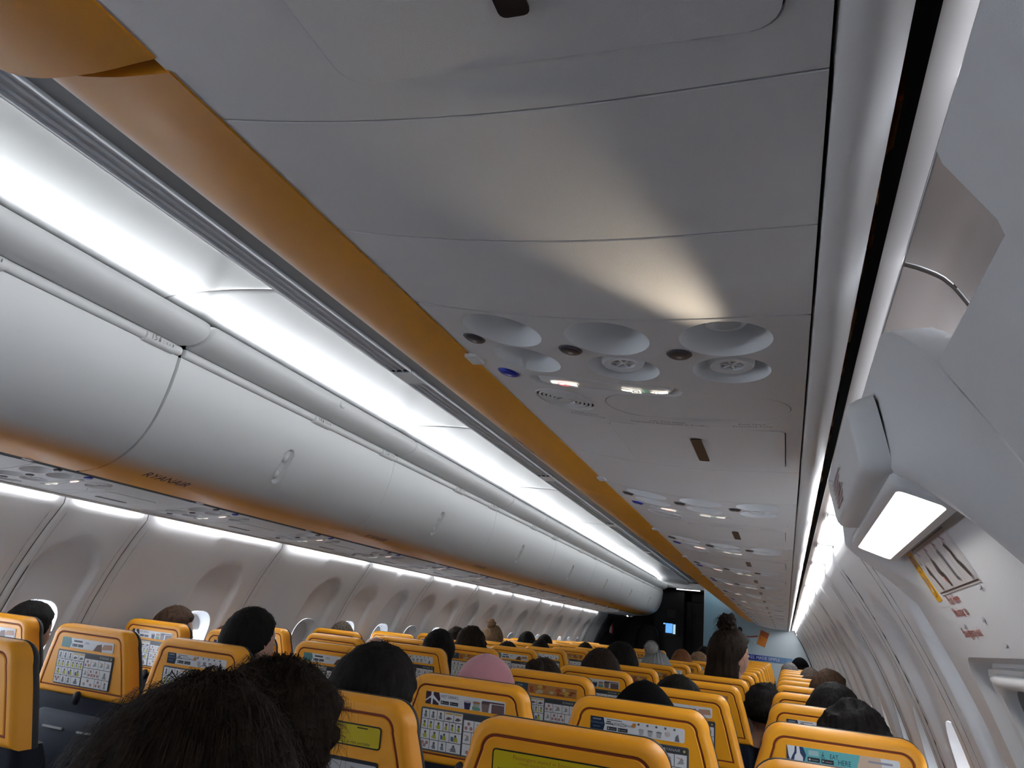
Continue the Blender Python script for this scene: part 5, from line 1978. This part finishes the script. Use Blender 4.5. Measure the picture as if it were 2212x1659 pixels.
def person(x, y, top, label, hair='dark', style='short', cloth='navy', skin=SKIN, turn=0.0, lean=0.0, extra=None, thick=0.016, length=0.24, nstr=0, ln=0.05, curl=1.0, wide=1.0, hat=None):
    """A seated passenger: x, y of the head axis, height of the crown."""
    _pn[0] += 1
    seed = _pn[0]
    crown = 1.235 + (0.0 if style == 'bald' else thick * 0.8)
    s = top / crown
    # root under the hips; the head leans by the given sideways shift
    r = empty('person', (x - lean, y - 0.012 * s, 0.0), label, 'person', 'seated passengers')
    r.scale = (s * wide, s, s)
    r.rotation_euler = (0, 0, turn)
    b = ob('body', BODY, None, r)
    for i, m in ((0, FAB[cloth]), (1, skin)):
        b.material_slots[i].link = 'OBJECT'
        b.material_slots[i].material = m
    if lean:
        b.location.x = lean
    if style != 'bald':
        mb, rows = hair_mesh('long' if style in ('long',) else ('curly' if style == 'curly' else ('short' if style in ('short', 'hat') else 'plain')), seed, thick, length)
        if extra == 'bun':
            ball(mb, (0.0, -0.045, 1.255), 0.038, seed, 0.25)
        if extra == 'lowbun':
            ball(mb, (-0.01, -0.075, 1.20), 0.042, seed, 0.25)
        if extra == 'messybun':
            ball(mb, (0.0, -0.01, 1.275), 0.045, seed, 0.5, 22, 14)
            strands(mb, [[tuple(Vector((0.0, -0.01, 1.275)) + Vector((math.sin(a) * math.sin(e), math.cos(a) * math.sin(e), math.cos(e))) * 0.045) for a in [2 * PI * q / 12 for q in range(12)]] for e in [PI * (k + 1) / 9 for k in range(8)]], 260, seed, 0.04, 0.0011, 2.0)
        if not nstr and y < 5.5:
            nstr, ln, curl = 350, 0.022, 0.5
        if nstr:
            strands(mb, rows, nstr, seed, ln, 0.0007, curl)
        ho = ob('hair', mb, HAIR[hair], r)
        ho.location.x = lean
        ho.data.shade_smooth()
    if hat == 'cap':
        mb = MB()
        rings = []
        for k in range(12):
            el = math.radians(4 + 92 * k / 11)
            row = []
            for j in range(32):
                az = 2 * PI * j / 32
                d = Vector((math.sin(az) * math.sin(el), math.cos(az) * math.sin(el), math.cos(el)))
                seam = 0.004 * max(0.0, 1 - abs(math.sin(az * 3)) * 6)
                row.append(tuple(HC + Vector((0, -0.005, 0.004)) + d * (1.0 / math.sqrt((d.x / 0.098) ** 2 + (d.y / 0.118) ** 2 + (d.z / 0.128) ** 2) - seam)))
            rings.append(row)
        mb.loft(rings, cap0=True)
        rings = []
        for k in range(4):
            row = []
            for j in range(13):
                a = math.radians(-75 + 150 * j / 12)
                q = 0.098 + 0.028 * k
                row.append(tuple(HC + Vector((math.sin(a) * (0.092 + 0.004 * k), 0.01 + math.cos(a) * q, -0.006 * k - 0.008 + 0.0))))
            rings.append(row)
        mb.loft(rings, closed=False)
        hh = ob('cap', mb, FAB['pink'], r)
        hh.location.x = lean
        hh['label'] = 'pink felt cap'
    if hat == 'bobble':
        mb = MB()
        rings = []
        for k in range(14):
            el = math.radians(3 + 108 * k / 13)
            row = []
            for j in range(48):
                az = 2 * PI * j / 48
                d = Vector((math.sin(az) * math.sin(el), math.cos(az) * math.sin(el), math.cos(el)))
                row.append(tuple(HC + d * (1.0 / math.sqrt((d.x / 0.104) ** 2 + (d.y / 0.122) ** 2 + (d.z / 0.135) ** 2) + 0.003 * math.cos(az * 24))))
            rings.append(row)
        mb.loft(rings, cap0=True)
        hh = ob('knit_hat', mb, FAB['greyknit'], r)
        mb = MB()
        ball(mb, (0.0, 0.0, 0.0), 0.045, 3, 0.12, 24, 16)
        rows = [[tuple(Vector((math.sin(a) * math.sin(e), math.cos(a) * math.sin(e), math.cos(e))) * 0.044) for a in [2 * PI * q / 20 for q in range(20)]] for e in [PI * (k + 1) / 15 for k in range(14)]]
        rnd = random.Random(9)
        for _ in range(1500):
            row = rnd.choice(rows)
            c = Vector(rnd.choice(row))
            n_ = (c.normalized() + Vector((rnd.uniform(-1, 1), rnd.uniform(-1, 1), rnd.uniform(-1, 1))) * 0.6).normalized()
            sd = n_.cross(Vector((rnd.random(), rnd.random(), rnd.random()))).normalized() * 0.0009
            e_ = c + n_ * 0.014
            mb.add([tuple(c - sd), tuple(c + sd), tuple(e_)], [(0, 1, 2)])
        pb = ob('bobble', mb, FAB['pom'], hh)
        pb.location = (-0.028, -0.045, 1.262)
    if hat == 'hood':
        mb = MB()
        rings = []
        for k in range(14):
            el = math.radians(2 + 150 * k / 13)
            row = []
            for j in range(32):
                az = 2 * PI * j / 32
                d = Vector((math.sin(az) * math.sin(el), math.cos(az) * math.sin(el), math.cos(el)))
                peak = 0.040 * math.exp(-(el / 0.45) ** 2)
                rr_ = 1.0 / math.sqrt((d.x / 0.106) ** 2 + (d.y / 0.128) ** 2 + (d.z / 0.120) ** 2) + peak * 0.35 + 0.03 * max(0.0, (el - 1.0))
                row.append(tuple(HC + d * rr_))
            rings.append(row)
        mb.loft(rings, cap0=True)
        ob('hood', mb, FAB['hood'], r)
    if hat == 'bandcap':
        mb = MB()
        rings = []
        for k in range(8):
            el = math.radians(4 + 70 * k / 7)
            rings.append([tuple(HC + Vector((math.sin(a) * math.sin(el) * 0.099, math.cos(a) * math.sin(el) * 0.119, math.cos(el) * 0.133))) for a in [2 * PI * q / 28 for q in range(28)]])
        mb.loft(rings, cap0=True)
        mb.add([tuple(HC + Vector((-0.07, -0.08, 0.03))), tuple(HC + Vector((0.07, -0.08, 0.03))), tuple(HC + Vector((0.05, -0.17, 0.02))), tuple(HC + Vector((-0.05, -0.17, 0.02)))], [(0, 1, 2, 3)])
        ob('cap', mb, FAB['hood'], r)
    return r
RY = [None] + ROWS_Y
HO = 0.2
# left block
person(-1.50, RY[2] + HO, 1.185, 'long dark-haired passenger by the first bright left window', 'black', 'long', 'black', nstr=200, ln=0.05, curl=0.3)
person(-1.50, RY[3] + HO, 1.208, 'brown-haired passenger with hair tied back beside the second bright window', 'brown', 'plain', 'grey', SKIN2, turn=-0.5, extra=None)
person(-1.17, RY[3] + HO, 1.150, 'red-haired passenger sunk low behind the left aisle seat', 'red', 'plain', 'wine', lean=-0.12)
person(-0.443, RY[2] + HO, 1.262, 'short black-haired passenger, tall head, nearest in the left aisle seats', 'black', 'short', 'black', SKIN2, turn=-0.25, nstr=300, ln=0.012)
person(-1.50, RY[5] + HO, 1.192, 'small brown-grey head by a far left window, beside a bright gap', 'grown', 'short', 'blue', SKIN2)
person(-0.80, RY[4] + HO, 1.150, 'bald passenger in the left middle column', 'dark', 'bald', 'grey', mat('pink_scalp', (0.50, 0.28, 0.20), 0.42))
person(-0.42, RY[4] + HO, 1.225, 'long black-haired passenger in the left aisle column, leaning to the aisle', 'black', 'long', 'black', length=0.12, nstr=150, ln=0.04, curl=0.3)
person(-0.99, RY[6] + HO, 1.225, 'dark-haired passenger just behind a bushier dark head, left middle column', 'dark', 'plain', 'navy')
person(-0.555, RY[5] + HO, 1.245, 'dark bushy-haired passenger in the left aisle column, fifth row', 'dark', 'curly', 'black', nstr=250, ln=0.03)
person(-0.996, RY[7] + HO, 1.265, 'light brown hair pinned up, passenger in the left middle column', 'fair', 'plain', 'grey', SKIN2, extra='bun')
person(-0.942, RY[8] + HO, 1.240, 'close-cropped dark head with bare neck, left middle column', 'black', 'short', 'navy', SKIN2)
person(-1.002, RY[9] + HO, 1.222, 'small dark head furthest along the left middle column', 'black', 'short', 'black')
person(-0.58, RY[6] + HO, 1.166, 'top of a dark head behind a left aisle seat, sixth row', 'dark', 'plain', 'navy')
person(-0.57, RY[7] + HO, 1.188, 'rounded dark head behind a left aisle seat, seventh row', 'black', 'plain', 'black')
person(-0.573, RY[9] + HO, 1.185, 'dark-haired passenger in the left aisle column, ninth row', 'dark', 'plain', 'navy')
# right block, aisle column
person(0.46, RY[1] + HO, 1.226, 'slick black-haired passenger with bare ear in the nearest right aisle seat', 'black', 'plain', 'navy', SKIN2, turn=-0.3, thick=0.020, wide=1.05, nstr=500, ln=0.03, curl=0.1)
person(0.454, RY[2] + HO, 1.196, 'passenger in a pink cap, right aisle column', 'dark', 'hat', 'grey', hat='cap')
person(0.40, RY[3] + HO, 1.178, 'passenger with a dark bun bending low, right aisle column', 'dark', 'plain', 'green', extra='lowbun', nstr=100, ln=0.03)
person(0.458, RY[4] + HO, 1.222, 'broad dark rounded head in the right aisle column, fourth row', 'dark', 'plain', 'black', thick=0.024, wide=1.05)
person(0.40, RY[5] + HO, 1.258, 'tall black rounded head in the right aisle column, fifth row', 'black', 'plain', 'black', thick=0.022, wide=1.08)
person(0.488, RY[6] + HO, 1.215, 'passenger in a grey knitted hat with a fur bobble', 'grey', 'hat', 'grey', hat='bobble')
person(0.468, RY[8] + HO, 1.228, 'auburn-haired passenger ahead of the bobble hat', 'auburn', 'plain', 'navy', SKIN2, thick=0.02)
person(0.534, RY[9] + HO, 1.216, 'fair-haired passenger beside the auburn head', 'fair', 'plain', 'grey', SKIN2, thick=0.02, wide=1.1)
person(0.438, RY[11] + HO, 1.264, 'black-haired passenger at the bulkhead edge, right aisle column', 'black', 'plain', 'black')
# right middle column
person(0.935, RY[2] + HO, 1.174, 'passenger under a pointed black hood, right middle column', 'black', 'hat', 'black', hat='hood', thick=0.012)
person(0.92, RY[3] + HO, 1.175, 'dark head with a light patch behind the hooded passenger', 'black', 'plain', 'black', SKIN2, turn=-0.9, thick=0.02)
person(1.005, RY[5] + HO, 1.395, 'passenger with messy high bun turned right in a brown coat', 'dark', 'long', 'brown', SKIN, turn=-0.95, extra='messybun', nstr=500, ln=0.05, curl=1.2, thick=0.024, length=0.2, wide=1.02)
w37 = person(1.215, RY[4] + HO + 0.02, 1.150, 'dark bushy head in the gap between right window and middle seats', 'black', 'curly', 'black', nstr=500, ln=0.035)
mb = MB()
mb.tube([(0.0, -0.05, 0.93), (0.02, -0.16, 0.90), (0.03, -0.22, 0.84), (0.03, -0.18, 0.78), (0.0, -0.06, 0.74)], [0.04, 0.046, 0.05, 0.046, 0.04], 12)
ob('sleeve', mb, stripes_mat(), w37)['label'] = 'black and white striped sleeve'
# right window column
person(1.470, RY[2] + HO, 1.190, 'dark-haired passenger in the nearest right window seat', 'black', 'curly', 'black', thick=0.018, nstr=250, ln=0.03, curl=0.4)
person(1.465, RY[3] + HO, 1.214, 'long straight black hair, passenger second along the right windows', 'black', 'long', 'black', thick=0.02, length=0.14, nstr=200, ln=0.05, curl=0.1, wide=1.06)
person(1.515, RY[5] + HO, 1.234, 'brown-haired passenger turned sideways, right window column', 'brown', 'plain', 'black', SKIN, turn=-0.9)
person(1.492, RY[8] + HO, 1.200, 'grey-brown head further along the right windows', 'grown', 'plain', 'blue')
person(1.464, RY[7] + HO, 1.160, 'low brown head just ahead of the sideways-turned passenger', 'brown', 'plain', 'navy')
person(1.453, RY[11] + HO, 1.254, 'passenger in a black peaked cap at the far right windows', 'black', 'hat', 'black', hat='bandcap')
person(1.345, RY[10] + HO, 1.204, 'grey-haired passenger next to the black peaked cap', 'grey', 'plain', 'grey', SKIN2)
# the two heads close to the camera
person(0.640, 0.93, 1.207, 'curly dark-haired passenger leaning forward, cheek lit, close to the camera', 'dark', 'curly', 'black', SKIN2, turn=-0.3, thick=0.024, nstr=4200, ln=0.028, curl=1.1)
person(0.862, 0.53, 1.228, 'large dark brown head of hair nearest to the camera, lower left', 'dark', 'long', 'black', SKIN2, turn=0.1, thick=0.024, length=0.22, nstr=5000, ln=0.035, curl=0.15, wide=0.94)
